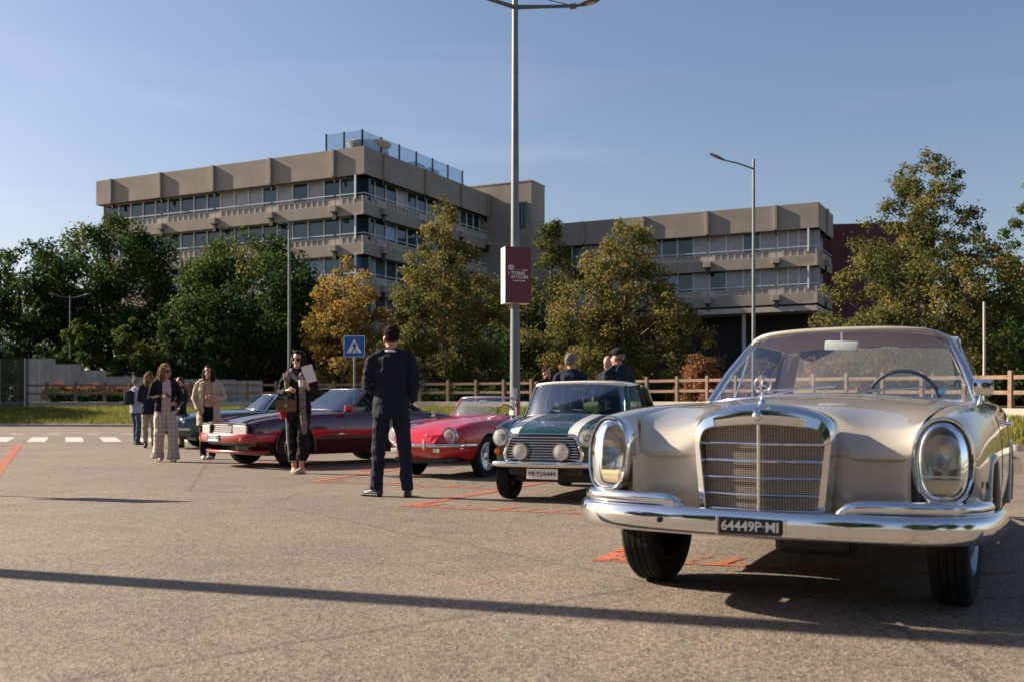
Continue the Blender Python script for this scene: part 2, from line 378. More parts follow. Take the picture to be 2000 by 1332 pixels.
# ---------------------------------------------------------------- grey stepped screen (far left)
slatm = mat('grey_slats', (.36, .35, .33), .7, var=(.46, .445, .42), vscale=2, island=.12)
screen = thing('slatted_screen', 'tall grey slatted screen stepping down in panels behind the hedge', 'screen', (0, 0, 0))
framem = mat('screen_frame', (.36, .35, .34), .6)
def screen_panel(px0, px1, ytop, D):
    s = FPX/D; x0, x1 = (px0-1000)/s, (px1-1000)/s; zt = CAMH+(YH-ytop)/s; zb = 1.1
    fr = MB(); wdt = x1-x0
    for xx in (x0+.06, x1-.06): fr.box((xx, D, (zb+zt)/2), (.10, .10, zt-zb))
    fr.box(((x0+x1)/2, D, zt-.03), (wdt-.22, .08, .06))
    f = fr.obj('panel_frame', framem, screen)
    n = max(4, int((wdt-.22)/.115)); sl = MB()
    for i in range(n):
        sl.box((x0+.11+(wdt-.22)*(i+.5)/n, D+(.012 if i % 2 else -.012), (zb+zt-.06)/2), ((wdt-.22)/n*.86, .03, zt-zb-.07))
    sl.box(((x0+x1)/2, D+.06, (zb+zt-.06)/2), (wdt-.22, .02, zt-zb-.1))
    tag(sl.obj('slats', slatm, screen), kind='stuff')
for a in ((52, 108, 700, 66.5), (109, 158, 711, 66.5), (160, 207, 723, 66.5), (208, 258, 735, 66.5), (259, 309, 736, 66.5), (310, 360, 738, 66.5), (361, 411, 740, 67), (412, 462, 741, 67), (463, 513, 743, 67)): screen_panel(*a)
# glass wind screen at the left edge
gs = thing('glass_windscreen', 'frameless glass panel standing behind the fence before the slatted screen', 'glass screen', ((-62/1960*1000)*.0, 0, 0))
D_ = 57.; s_ = FPX/D_
def gx(px): return (px-1000)/s_
for px0, px1 in ((-75, -2), (0, 47), (50, 56)):
    MB().box(((gx(px0)+gx(px1))/2, D_, 2.36), (gx(px1)-gx(px0), .02, 2.7)).obj('pane', glassmat('blue_pane', (.45, .58, .6), 0, .4) if 'blue_pane' not in MATS else MATS['blue_pane'], gs)
for px in (48.5, -1): MB().box((gx(px), D_+.03, 2.36), (.06, .06, 2.72)).obj('post', mat('pale_steel', (.38, .42, .44), .4, .6), gs)
# ---------------------------------------------------------------- concrete office blocks
conc = mat('board_concrete', (.26, .225, .188), .9, var=(.32, .28, .235), vscale=.5, bump=.25, bscale=6, detail=8)
conc_l = mat('pale_concrete', (.40, .365, .32), .9, var=(.46, .42, .37), vscale=.8)
mull = mat('window_frame_metal', (.62, .63, .64), .45)
pane_dark = mat('dark_pane', (.012, .03, .038), .06, 0, .8)
pane_teal = mat('teal_pane', (.03, .075, .085), .08, 0, .8)
pane_blind = mat('blind_pane', (.36, .36, .385), .3, 0, .6, var=(.29, .29, .31), vscale=2)
pane_painted_sky = mat('painted_sky_pane', (.10, .17, .34), .04, 0, .9)  # blue sky reflection painted into the pane's base colour
gravel_roof = mat('roof_felt', (.2, .19, .18), .9)
rbld = random.Random(11)
_mc = {}
def cmesh(key, fn):
    if key not in _mc: _mc[key] = fn()
    return _mc[key]
def facade(parent, M, bays, ztop, zfasc, storeys, H, band_h, nwin, detail=True, dark=.5, skip0=False):
    """M: facade frame, x along, -y outwards. bays: bay borders; fascia ztop..zfasc; then storeys of height H with a parapet band of band_h"""
    for i in range(len(bays)-1):
        a, b = bays[i], bays[i+1]; W = b-a; cx = (a+b)/2
        me = cmesh(('fascia', round(W, 2), ztop-zfasc), lambda: MB().box((0, .3, 0), (W-.05, .6, ztop-zfasc), bev=.03).mesh('fascia_panel', conc))
        inst('fascia_panel', me, parent, M @ T(cx, 0, (ztop+zfasc)/2))
        full = W > 4
        for k in range(storeys):
            zb_top = zfasc-(H-band_h)-k*H + 0.0; zb_bot = zb_top-band_h
            # glazing behind the band
            n = nwin if full else max(1, round(W/1.9))
            wz0, wz1 = zb_top-.35, (zfasc if k == 0 else zfasc-k*H)+.0
            ww = W/n
            pm_ = cmesh(('pane', round(ww, 2), round(wz1-wz0, 2)), lambda: MB().box((0, 0, 0), (ww-.10, .05, wz1-wz0)).mesh('window', None))
            mm = cmesh(('mull', round(wz1-wz0, 2)), lambda: MB().box((0, 0, 0), (.15, .16, wz1-wz0)).mesh('mullion', mull))
            for j in range(n):
                r = rbld.random(); m = pane_dark if r < dark*.65 else pane_teal if r < dark else pane_painted_sky if r > .93 and k else pane_blind
                key = ('pm', pm_.name, m.name)
                def mk():
                    q = pm_.copy(); q.materials.clear(); q.materials.append(m); return q
                inst('window', cmesh(key, mk), parent, M @ T(a+ww*(j+.5), 1.15, (wz0+wz1)/2))
                inst('mullion', mm, parent, M @ T(a+ww*j, 1.10, (wz0+wz1)/2))
            # parapet band: solid lower part, pierced upper strip, rail
            def mkband():
                s = MB(); hb = band_h*.62
                s.box((0, .14, -band_h+hb/2), (W-.04, .28, hb), bev=.02); return s.mesh('parapet', conc)
            inst('parapet', cmesh(('band', round(W, 2), band_h), mkband), parent, M @ T(cx, .12, zb_top))
            def mkper():
                s = MB(); z0 = -band_h*.38; nn = max(2, int((W-1.6)/.66)); z1 = -.06
                s.box((0, .2, z1-.05), (W-.04, .16, .12))
                st = (W-1.5)/nn
                for q in range(nn+1): s.box((-W/2+.75+q*st, .2, (z0+z1-.11)/2), (.17, .16, z1-.11-z0))
                for q in (-1, 1): s.box((q*(W/2-.36), .2, (z0+z1-.11)/2), (.66, .16, z1-.11-z0))
                s.box((0, .27, (z0+z1)/2), (W-.2, .03, z1-z0-.05))
                return s.mesh('balustrade', conc_l)
            inst('balustrade', cmesh(('per', round(W, 2), band_h), mkper), parent, M @ T(cx, .12, zb_top))
            inst('handrail', cmesh(('rail', round(W, 2)), lambda: MB().box((0, 0, 0), (W-.3, .06, .07)).mesh('handrail', mull)), parent, M @ T(cx, .18, zb_top+.22))
        # soffit
    for i, a in enumerate(bays):
        if i in (0, len(bays)-1): continue
        inst('pilaster', cmesh(('pil', ztop-zfasc), lambda: MB().box((0, -.06, 0), (.34, .44, ztop-zfasc-.06), bev=.03).mesh('pilaster', conc)), parent, M @ T(a, 0, (ztop+zfasc)/2+.02))
        inst('drain_shoe', cmesh('shoe', lambda: MB().box((0, .12, 0), (.16, .3, .9)).mesh('drain_shoe', blackp)), parent, M @ T(a, .1, zfasc-.1))
        for k in range(storeys):
            zb = zfasc-(H-band_h)-k*H
            inst('bracket', cmesh('brk', lambda: MB().box((0, -.22, 0), (.85, .62, .62), bev=.05).mesh('bracket', conc)), parent, M @ T(a+.05, .12, zb-band_h*.62))
            inst('beam_end', cmesh('be', lambda: MB().box((0, 0, 0), (.4, .5, .75)).mesh('beam_end', blackp)), parent, M @ T(a+.05, .2, zb-band_h*.62-.66))
    L0, L1 = bays[0], bays[-1]
    for k in range(storeys+1):
        zs = zfasc-k*H
        MB().box(((L0+L1)/2, 1.1, zs+.12), (L1-L0-.1, 1.9, .24)).obj('soffit', conc, parent, M)

AF, AS = R(-25.2), R(62.5)
def block(name, label, corner, zt, bays_f, bays_s, fasc, storeys, H, band_h, base, dark, depth_extra=0):
    b = thing(name, label, 'building', (corner[0], corner[1], 0))
    Mf = RZ(AF); Ms = RZ(AS)
    facade(b, Mf, bays_f, zt, zt-fasc, storeys, H, band_h, 4, dark=dark)
    facade(b, Ms, bays_s, zt, zt-fasc, storeys, H, band_h, 4, dark=dark)
    # inner mass and roof
    L = -bays_f[0]; W = bays_s[-1]; zb = zt-fasc-storeys*H
    f = Vector((math.cos(AF), math.sin(AF))); s = Vector((math.cos(AS), math.sin(AS)))
    def pt(a, c): v = f*a+s*c; return (v.x, v.y)
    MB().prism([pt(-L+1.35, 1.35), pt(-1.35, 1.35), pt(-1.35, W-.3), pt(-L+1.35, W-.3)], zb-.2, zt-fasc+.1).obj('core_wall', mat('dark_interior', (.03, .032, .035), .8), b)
    MB().prism([pt(-L+.3, .4), pt(-.4, .4), pt(-.4, W), pt(-L+.3, W)], zt-.9, zt-.35).obj('roof', gravel_roof, b)
    return b, pt
b1, pt1 = block('office_block', 'tall concrete office block with ribbon windows and glass rail on its roof', (-14.4, 98), 26.4,
    [-36.0, -33.6, -26.3, -18.9, -11.4, -3.6, 0], [0, 3.2, 11.0, 18.6, 24.8, 27.2], 2.72, 4, 3.9, 1.9, 0, .8)
MB().prism([pt1(-34, 1.8), pt1(-1.8, 1.8), pt1(-1.8, 26), pt1(-34, 26)], 0, 8.2).obj('base_wall', conc, b1)
# left end return wall
MB().prism([pt1(-36.02, .02), pt1(-35.7, .02), pt1(-35.7, 12), pt1(-36.02, 12)], 23.68, 26.39).obj('fascia_return', conc, b1)
# rooftop glass rail and planters
rg = glassmat('roof_glass', (.78, .82, .84), .02, .6); railp = mat('rail_post', (.03, .04, .045), .5)
def roof_rail(P, n):
    for i in range(n):
        a = Vector((*pt1(*P[0]), 0)).lerp(Vector((*pt1(*P[1]), 0)), i/n); c = Vector((*pt1(*P[0]), 0)).lerp(Vector((*pt1(*P[1]), 0)), (i+1)/n)
        m = (a+c)/2; d = c-a
        MB().box((0, 0, 0), (d.length-.1, .02, 1.85)).obj('rail_glass', rg, b1, T(m.x, m.y, 27.35) @ d.to_track_quat('X', 'Z').to_matrix().to_4x4())
        MB().box((a.x, a.y, 27.3), (.16, .16, 2.1)).obj('rail_post', railp, b1)
        if i == n-1: MB().box((c.x, c.y, 27.3), (.16, .16, 2.1)).obj('rail_post', railp, b1)
roof_rail([(-5.2, .9), (-.9, .9)], 2); roof_rail([(-.9, .9), (-.9, 20.5)], 6)
# white dish-shaped canopy and planters behind the rail
x, y = pt1(-2.6, 4.5); MB().lathe([(.05, 0), (.6, .06), (1.9, .75), (2.3, 1.25), (2.25, 1.3), (1.8, .85), (.05, .2)], 24, T(x, y, 26.6)).obj('roof_canopy', mat('canopy_white', (.6, .58, .55), .6), b1, smooth=60)
for c in (3, 5.5, 12.5, 15.5):
    x, y = pt1(-2.2, c); MB().box((0, 0, .7), (1.3, 2.2, 1.5), bev=.1).obj('roof_planter', mat('planter_dark', (.02, .035, .03), .8), b1, T(x, y, 26.1) @ RZ(AF))
b2, pt2 = block('office_block', 'lower concrete office block on dark open ground floor beside the round-crowned tree', (32.6, 106.6), 22.7,
    [-34.0, -26.8, -19.4, -12.0, -4.5, 0], [0, 4.2, 8.6], 2.72, 2, 4.0, 1.9, 0, .35)
# dark recessed ground floor with columns
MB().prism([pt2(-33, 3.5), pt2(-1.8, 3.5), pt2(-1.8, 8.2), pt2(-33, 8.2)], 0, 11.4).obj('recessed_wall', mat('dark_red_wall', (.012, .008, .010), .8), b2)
MB().prism([pt2(-33.5, .1), pt2(-.25, .1), pt2(-.25, 9), pt2(-33.5, 9)], 11.2, 11.75).obj('floor_slab', conc_l, b2)
for a in (-24, -16, -8.2):
    x, y = pt2(a, 1.0); MB().lathe([(.22, 0), (.22, 11.2)], 14, T(x, y, 0)).obj('column', conc_l, b2, smooth=60)
# dark red cladding behind the lower block
dr = thing('red_clad_block', 'windowless dark red clad block rising behind the lower office block', 'building', (37.6, 121, 0))
drm = mat('dark_red_cladding', (.085, .014, .018), .6, var=(.07, .012, .016), vscale=2)
for i in range(10):
    MB().box((-7.0+i*2.0, 0, 11.2), (1.96, 6, 22.4), bev=.04).obj('panel', drm, dr, RZ(R(-8)))
# stair tower between the blocks
tw = thing('stair_tower', 'plain concrete stair tower between the two office blocks', 'building', (2.29, 118, 0))
f_ = Vector((math.cos(AF), math.sin(AF))); s_2 = Vector((math.cos(AS), math.sin(AS)))
def pt3(a, c): v = f_*a+s_2*c; return (v.x, v.y)
MB().prism([pt3(-8.2, 0), pt3(0, 0), pt3(0, 3.6), pt3(-8.2, 3.6)], 0, 27.5).obj('shaft', conc, tw)
MB().prism([pt3(-8.25, -.05), pt3(.05, -.05), pt3(.05, 3.65), pt3(-8.25, 3.65)], 27.5, 27.62).obj('coping', conc_l, tw)
x, y = pt3(-1.2, -.1)
for k_ in (-.4, 0, .4): MB().box((x+k_, y-.0, 23.6), (.22, .5, 3.0), RZ(0)).obj('slot_window', pane_dark, tw)
MB().prism([pt3(-16, 2), pt3(-.3, 2), pt3(-.3, 10), pt3(-16, 10)], 0, 21).obj('link_wall', conc, tw)
# ---------------------------------------------------------------- trees
bark = mat('bark', (.07, .05, .035), .9, var=(.12, .09, .065), vscale=9, bump=.6, bscale=25)
def leaf_cloud(name, P, N, size, tint, m, parent, seed, asp=.62):
    r = np.random.default_rng(seed); n = len(P)
    t = r.normal(size=(n, 3)); t -= (t*N).sum(1)[:, None]*N; t /= np.linalg.norm(t, axis=1)[:, None]+1e-9
    b = np.cross(N, t); s = (size*(.6+.8*r.random(n)))[:, None]
    bend = N*s*.22
    V = np.stack([P-t*s*.5, P+b*s*asp*.5+bend, P+t*s*.5, P-b*s*asp*.5+bend], 1).reshape(-1, 3)
    me = bpy.data.meshes.new(name); me.vertices.add(4*n); me.vertices.foreach_set('co', V.astype(np.float32).ravel())
    me.loops.add(4*n); me.loops.foreach_set('vertex_index', np.arange(4*n)); me.polygons.add(n)
    me.polygons.foreach_set('loop_start', np.arange(n)*4); me.polygons.foreach_set('loop_total', np.full(n, 4))
    a = me.attributes.new('tint', 'FLOAT', 'POINT'); a.data.foreach_set('value', np.repeat(np.clip(tint, 0, 1), 4).astype(np.float32))
    me.update(calc_edges=True); me.materials.append(m); return inst(name, me, parent)
def tree(name, label, loc, H, Rc, base, prof, m, nleaf, lsize, seed, nclump=70, cr=.26, tint0=.5, tintv=.16, group=None, cat='tree', trunk_r=None, shell=.55, zsq=1., top_tint=0., lumps=None, airy=0.):
    """prof: [(height fraction of the crown, radius fraction)]; base: height of the crown's lower end"""
    r = np.random.default_rng(seed); rr = random.Random(seed)
    t = thing(name, label, cat, loc, 0, group)
    pz, pr = zip(*prof); Hc = H-base
    cl = []; wts = np.interp(np.linspace(0, 1, 60), pz, pr); cdf = np.cumsum(wts+.05); cdf /= cdf[-1]
    for _ in range(nclump):
        h = np.interp(r.random(), cdf, np.linspace(0, 1, 60)); R0 = np.interp(h, pz, pr)*Rc
        a = r.random()*2*PI; q = max(shell, math.sqrt(r.random())) if r.random() < .8 else math.sqrt(r.random())
        lob = 1+.18*math.sin(a*2+seed)+.14*math.sin(a*3+seed*1.7+h*5)
        rad = R0*q*lob*(1-.3*cr); cl.append((rad*math.cos(a), rad*math.sin(a), base+h*Hc, cr*Rc*rr.uniform(.6, 1.25)*(.6+.4*min(1, R0/Rc*1.3))))
    cl = np.array(cl)
    if lumps is not None: cl = np.vstack([cl, np.array(lumps)])
    wgt = cl[:, 3]**2; wgt /= wgt.sum(); idx = r.choice(len(cl), nleaf, p=wgt)
    d = r.normal(size=(nleaf, 3)); d /= np.linalg.norm(d, axis=1)[:, None]; u = r.random(nleaf)**(.45+airy)
    # stray leaves break the clump outline
    u = np.where(r.random(nleaf) < .10, u*1.45, u)
    P = cl[idx, :3]+d*(cl[idx, 3]*u)[:, None]*np.array([1, 1, .8*zsq])
    N = d*.5+r.normal(size=(nleaf, 3))*.6+np.array([0, 0, .35]); N /= np.linalg.norm(N, axis=1)[:, None]
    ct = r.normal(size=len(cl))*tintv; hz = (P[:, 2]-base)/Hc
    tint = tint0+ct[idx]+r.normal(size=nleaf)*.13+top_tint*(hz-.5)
    leaf_cloud('crown', P, N, lsize, tint, m, t, seed+1)
    tr = trunk_r or .028*H*.7
    pts = [(0, 0, -.1)]+[((rr.uniform(-.02, .02))*Rc, rr.uniform(-.02, .02)*Rc, z) for z in np.linspace(.15*H, .86*H, 7)]
    tb = MB().tube(pts, [tr*1.35, tr, tr*.9, tr*.78, tr*.62, tr*.45, tr*.3, tr*.12], 9)
    tb.obj('trunk', bark, t, smooth=60)
    lb = MB(); order = np.argsort(-cl[:, 3])[:34]
    for i in order:
        x, y, z, c_ = cl[i]; z0 = max(base*.75, z-math.hypot(x, y)*.75); z0 = min(z0, .82*H)
        f0 = 1-z0/H; r0 = max(.02, tr*.42*f0+.01)
        mid = (x*.45+rr.uniform(-.1, .1), y*.45+rr.uniform(-.1, .1), z0+(z-z0)*.38)
        lb.tube([(0, 0, z0-.1), mid, (x, y, z)], [r0, r0*.6, r0*.18], 5, cap=False)
    lb.obj('limbs', bark, t, smooth=60); return t
ROUND = [(0, .35), (.12, .8), (.35, 1.), (.6, .93), (.82, .66), (1, .2)]
CONE = [(0, .45), (.10, .85), (.28, 1.), (.5, .82), (.72, .52), (.9, .22), (1, .05)]
OVAL = [(0, .3), (.15, .75), (.4, 1.), (.65, .82), (.85, .48), (1, .1)]
green = leafmat('dark_green_leaf', [(.014, .036, .012), (.03, .064, .016), (.065, .10, .02), (.15, .15, .03)], .35)
olive = leafmat('turning_leaf', [(.045, .065, .02), (.11, .118, .036), (.225, .19, .058), (.31, .19, .06)], .4)
gold = leafmat('golden_leaf', [(.12, .11, .03), (.25, .185, .05), (.38, .26, .07), (.40, .20, .06)], .4)
brownish = leafmat('rust_leaf', [(.10, .07, .03), (.22, .11, .05), (.33, .16, .09), (.28, .09, .04)], .25)
fresh = leafmat('fresh_green_leaf', [(.035, .07, .02), (.06, .10, .025), (.11, .14, .03), (.16, .17, .04)], .3)
def tp(px, D): return (px-1000)*D/FPX
def zz(py, D): return CAMH+(YH-py)*D/FPX
BZ = .9
def ptree(name, label, px, D, ytop, wpx, basez, prof, m, n, ls, seed, **k):
    H = zz(ytop, D)-BZ; tree(name, label, (tp(px, D), D, BZ), H, wpx*D/FPX/2*1.24, basez, prof, m, n, ls, seed, **k)
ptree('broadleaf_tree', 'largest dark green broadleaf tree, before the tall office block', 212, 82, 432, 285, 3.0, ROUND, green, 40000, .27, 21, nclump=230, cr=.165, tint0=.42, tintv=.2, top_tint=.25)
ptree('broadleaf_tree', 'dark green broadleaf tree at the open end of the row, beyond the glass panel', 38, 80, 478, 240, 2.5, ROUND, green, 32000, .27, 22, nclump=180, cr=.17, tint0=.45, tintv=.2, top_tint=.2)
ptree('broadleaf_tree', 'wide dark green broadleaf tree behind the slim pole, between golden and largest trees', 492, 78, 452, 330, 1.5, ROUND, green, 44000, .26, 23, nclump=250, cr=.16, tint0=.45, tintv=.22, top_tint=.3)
ptree('golden_tree', 'small golden autumn tree above the crossing sign', 672, 70, 502, 172, .5, OVAL, gold, 20000, .19, 24, nclump=150, cr=.18, tint0=.5, tintv=.14)
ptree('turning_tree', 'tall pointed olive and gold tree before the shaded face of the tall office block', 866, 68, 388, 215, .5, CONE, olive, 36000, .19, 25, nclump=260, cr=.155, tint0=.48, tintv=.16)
ptree('turning_tree', 'slender darker olive tree just behind the red banner pole', 1078, 78, 428, 165, .6, CONE, olive, 22000, .22, 26, nclump=90, cr=.24, tint0=.28, tintv=.16)
ptree('turning_tree', 'broad gold and green pointed tree before the lower office block', 1222, 62, 418, 246, .4, [(0, .6), (.12, .92), (.3, 1.), (.5, .86), (.7, .6), (.88, .28), (1, .06)], olive, 40000, .175, 27, nclump=300, cr=.145, tint0=.46, tintv=.18)
ptree('turning_tree', 'airy olive and brown tree rising behind the roof of the cream coupe', 1805, 43, 305, 300, 1.2, [(0, .62), (.15, 1.), (.38, .97), (.55, .72), (.72, .5), (.9, .3), (1, .12)], olive, 52000, .125, 28, nclump=420, cr=.125, tint0=.34, tintv=.2, shell=.45, airy=.2)
ptree('conifer_tree', 'pale green feathery tree at the far end beyond the airy olive tree', 2022, 62, 352, 150, 2., OVAL, fresh, 15000, .2, 29, nclump=110, cr=.2, tint0=.62, tintv=.15)
ptree('broadleaf_tree', 'shaded dark green tree standing beyond the stretch of fence past the coupe', 1965, 50, 570, 330, .4, ROUND, green, 14000, .26, 30, nclump=80, cr=.25, tint0=.3, tintv=.12)
ptree('broadleaf_tree', 'low dark green tree filling the gap behind the golden trees', 960, 84, 560, 330, .3, ROUND, green, 12000, .36, 31, nclump=70, cr=.25, tint0=.3, tintv=.12)
ptree('broadleaf_tree', 'low dark green tree beneath the canopy of the wide broadleaf tree', 560, 86, 590, 320, .3, ROUND, green, 12000, .36, 32, nclump=70, cr=.25, tint0=.3, tintv=.12)
# evergreen bushes below the big trees
G2 = 'evergreen bushes below the broadleaf trees'
bush = [(0, .8), (.25, 1.), (.55, .85), (.8, .5), (1, .12)]
def pbush(px, D, ytop, wpx, m, n, ls, seed, label, **k):
    H = zz(ytop, D)-BZ
    tree('bush', label, (tp(px, D), D, BZ), H, wpx*D/FPX/2, .05, bush, m, n, ls, seed, cat='bush', trunk_r=.05, nclump=k.pop('nclump', 50), cr=k.pop('cr', .26), **k)
pbush(158, 70, 618, 120, green, 8000, .22, 41, 'conical evergreen bush with browned tip above the slatted screen', tint0=.6, group=G2)
pbush(98, 70, 652, 100, green, 6000, .22, 42, 'low evergreen bush beside the first screen panel', tint0=.5, group=G2)
pbush(255, 70, 624, 110, green, 8000, .22, 43, 'bright evergreen bush above the stepped-down screen panels', tint0=.72, group=G2)
pbush(330, 70.5, 630, 120, green, 8000, .22, 44, 'rounded evergreen bush between two broadleaf trees', tint0=.55, group=G2)
pbush(10, 70, 640, 110, green, 6000, .22, 45, 'dark evergreen bush behind the glass panel', tint0=.25, group=G2)
pbush(415, 70, 660, 120, green, 7000, .22, 46, 'dark evergreen bush behind the woman in the beige coat', tint0=.35, group=G2)
# reddish shrubs behind the fence on the right
G3 = 'rust-leaved shrubs behind the fence'
pbush(1368, 54, 690, 105, brownish, 7000, .12, 51, 'rust-leaved shrub behind the fence beside the cream coupe', tint0=.5, group=G3)
pbush(1600, 46, 694, 150, brownish, 7000, .12, 52, 'rust-leaved shrub seen through the windscreen of the cream coupe', tint0=.45, group=G3)
pbush(1720, 44, 700, 150, brownish, 7000, .12, 53, 'rust-leaved shrub behind the steering wheel of the cream coupe', tint0=.45, group=G3)
pbush(1480, 49, 700, 120, brownish, 5000, .12, 54, 'rust-leaved shrub behind the side window of the cream coupe', tint0=.4, group=G3)
# clipped hedge with reddish top (behind the fence, left) and dark hedge (middle)
def hedge(name, label, x0, x1, D, z0, z1, dpt, m, n, ls, seed, tint0, toptint=None):
    r = np.random.default_rng(seed); t = thing(name, label, 'hedge', ((x0+x1)/2, D, z0)); W = x1-x0; H = z1-z0
    P = np.stack([(r.random(n)-.5)*W, (r.random(n)-.5)*dpt, r.random(n)**.8*H], 1)
    P[:, 2] += .10*np.sin(P[:, 0]*2.3)+.07*np.sin(P[:, 0]*5.1+1); N = r.normal(size=(n, 3)); N /= np.linalg.norm(N, axis=1)[:, None]
    tint = tint0+r.normal(size=n)*.15
    leaf_cloud('foliage', P, N, ls, tint, m, t, seed); 
    st = MB()
    for i in range(int(W/1.2)): st.tube([(-W/2+.6+i*1.2, 0, -.05), (-W/2+.6+i*1.2+.05, .05, H*.7)], [.03, .01], 5)
    st.obj('stems', bark, t); return t
hedge('hedge', 'dark clipped hedge behind the fence below the slatted screen', tp(85, 63), tp(420, 63), 63, .95, 1.95, 1.2, green, 7000, .16, 61, .3)
hedge('hedge', 'pinkish dry-topped hedge row in front of the slatted screen', tp(90, 65), tp(420, 65), 65, 1.3, 2.35, 1.0, brownish, 7000, .16, 62, .72)
hedge('hedge', 'dark green hedge between the golden trees and the fence', tp(585, 62), tp(1330, 62), 62, .7, 2.1, 1.6, green, 9000, .2, 63, .2)
# ---------------------------------------------------------------- lamps, banner, signs
steel = mat('galvanised_steel', (.13, .15, .158), .5, .25, var=(.17, .19, .195), vscale=4)
dsteel = mat('dark_steel', (.10, .13, .15), .45, .4)
lampglass = mat('lamp_cover', (.5, .47, .42), .2)
def lamp_head(parent, M, L=.62):
    s = MB(); P = []
    for x, wv, h in ((0, .05, .05), (.12, .06, .06), (.2, .14, .05), (.35, .16, .055), (.52, .15, .045), (.62, .08, .02)):
        P.append([(x*L/.62, wv*math.cos(a), h*math.sin(a)*.7+.0) for a in np.linspace(0, 2*PI, 13)[:-1]])
    s.grid(P, closed_v=True, flip=True); h = s.obj('lamp_head', dsteel, parent, 50, M)
    MB().box((.38*L/.62, 0, -.042), (.2, .16, .012)).obj('lamp_cover', lampglass, h); return h
def pole(parent, H, r0, r1, z0=0):
    MB().tube([(0, 0, z0), (0, 0, z0+.02), (0, 0, H*.45), (0, 0, H)], [r0, r0, (r0+r1)/2, r1], 16).obj('pole', steel, parent, smooth=60)
# main lamp post with banner box
x, y = tp(1006, 25), 25
mp = thing('street_lamp', 'tall lamp post with crossed arms carrying the dark red banner box', 'street lamp', (x, y, 0))
pole(mp, 11.4, .135, .07); MB().tube([(0, 0, -.02), (0, 0, .05)], .22, 16).obj('base_flange', steel, mp)
ARM = zz(15, 25)
for a, L, up in ((R(-3), 1.38, .0), (R(218), 1.45, .0)):
    d = Vector((math.cos(a), math.sin(a), 0))
    MB().tube([(0, 0, ARM), tuple(d*L*.5+Vector((0, 0, ARM))), tuple(d*L+Vector((0, 0, ARM+up)))], [.055, .045, .04], 10).obj('arm', dsteel, mp, smooth=60)
    MB().tube([tuple(d*(L-.02)+Vector((0, 0, ARM+up-.01))), tuple(d*(L+.14)+Vector((0, 0, ARM+up)))], .068, 10).obj('arm_collar', dsteel, mp, smooth=60)
    lamp_head(mp, T(*(d*(L+.12)+Vector((0, 0, ARM+up)))) @ RZ(a) @ RY(R(-14)), .62)
    MB().tube([tuple(d*(L-.05)+Vector((0, 0, ARM+.03))), tuple(d*.1+Vector((0, 0, ARM+.36)))], .012, 6).obj('stay_cable', dsteel, mp)
MB().box((-.0, -.14, .9), (.1, .05, 1.0), bev=.01).obj('cable_hatch', mat('hatch_pale', (.55, .54, .52), .5), mp)
# banner box on the pole (own thing: bolted sign)
bred = mat('banner_red', (.125, .022, .035), .5); bwhite = mat('banner_white', (.75, .72, .68), .6)
zt, zb = zz(485, 25), zz(594, 25)
bn = thing('banner_box', 'dark red illuminated banner box with white tree emblem, strapped on the lamp post', 'sign', (x, y-.0, 0))
Wb = 56*25/FPX; BM = RZ(R(15))
MB().box((.02, -.0, (zt+zb)/2), (Wb*.93, .40, zt-zb), bev=.012).obj('box', bwhite, bn, M=BM)
for sgn in (-1, 1): MB().box((.02, sgn*.206, (zt+zb)/2), (Wb*.93, .012, zt-zb), bev=.004).obj('face', bred, bn, M=BM)
fz = -.2135
em = MB().lathe([(.001, 0), (.085, 0), (.085, .004), (.001, .004)], 18, T(-.16, fz, (zt+zb)/2+.18) @ RX(R(90)) @ Matrix.Diagonal((1, .8, 1, 1)))
em.box((-.14, fz-.002, (zt+zb)/2+.10), (.03, .004, .12)); em.box((.03, fz-.002, (zt+zb)/2+.13), (.28, .004, .006)); em.box((.20, fz-.002, (zt+zb)/2+.115), (.12, .004, .03)); em.obj('emblem', mat('emblem_grey', (.45, .46, .48), .6), bn, M=BM)
for txt, sz, dx, dz in (('I TIGLI', .0, 0, 0), ('TIGRI', .0, 0, 0)): pass
for txt, sz, dx, dz in (('I  TORRI', .115, -.02, .035), ('IN CLUBS', .105, .06, -.055)):
    inst('lettering', text_mesh(txt, sz, bwhite, .002, .002), bn, BM @ T(dx, fz, (zt+zb)/2+dz) @ RX(R(90)))
for q, (cx_, cw_) in enumerate(((-.10, .03), (-.02, .09), (.07, .05), (.155, .085))): MB().box((cx_, fz-.002, (zt+zb)/2-.145), (cw_, .003, .024)).obj('caption_word', bwhite, bn, M=BM)
# single-arm lamp on the right
x2, y2 = tp(1472, 38), 38
l2 = thing('street_lamp', 'slim single-arm lamp post rising behind the windscreen of the cream coupe', 'street lamp', (x2, y2, .4))
H2 = zz(312, 38)-.4; pole(l2, H2, .085, .05)
av = Vector((tp(1415, 38)-x2, 0, zz(313, 38)-zz(330, 38)))
MB().tube([(0, 0, H2-.36), tuple(av*.5+Vector((0, 0, H2-.33))), tuple(av+Vector((0, 0, H2-.36)))], [.035, .03, .028], 8).obj('arm', steel, l2, smooth=60)
lamp_head(l2, T(*(av+Vector((0, 0, H2-.36)))) @ RZ(PI) @ RY(R(-24)), .6)
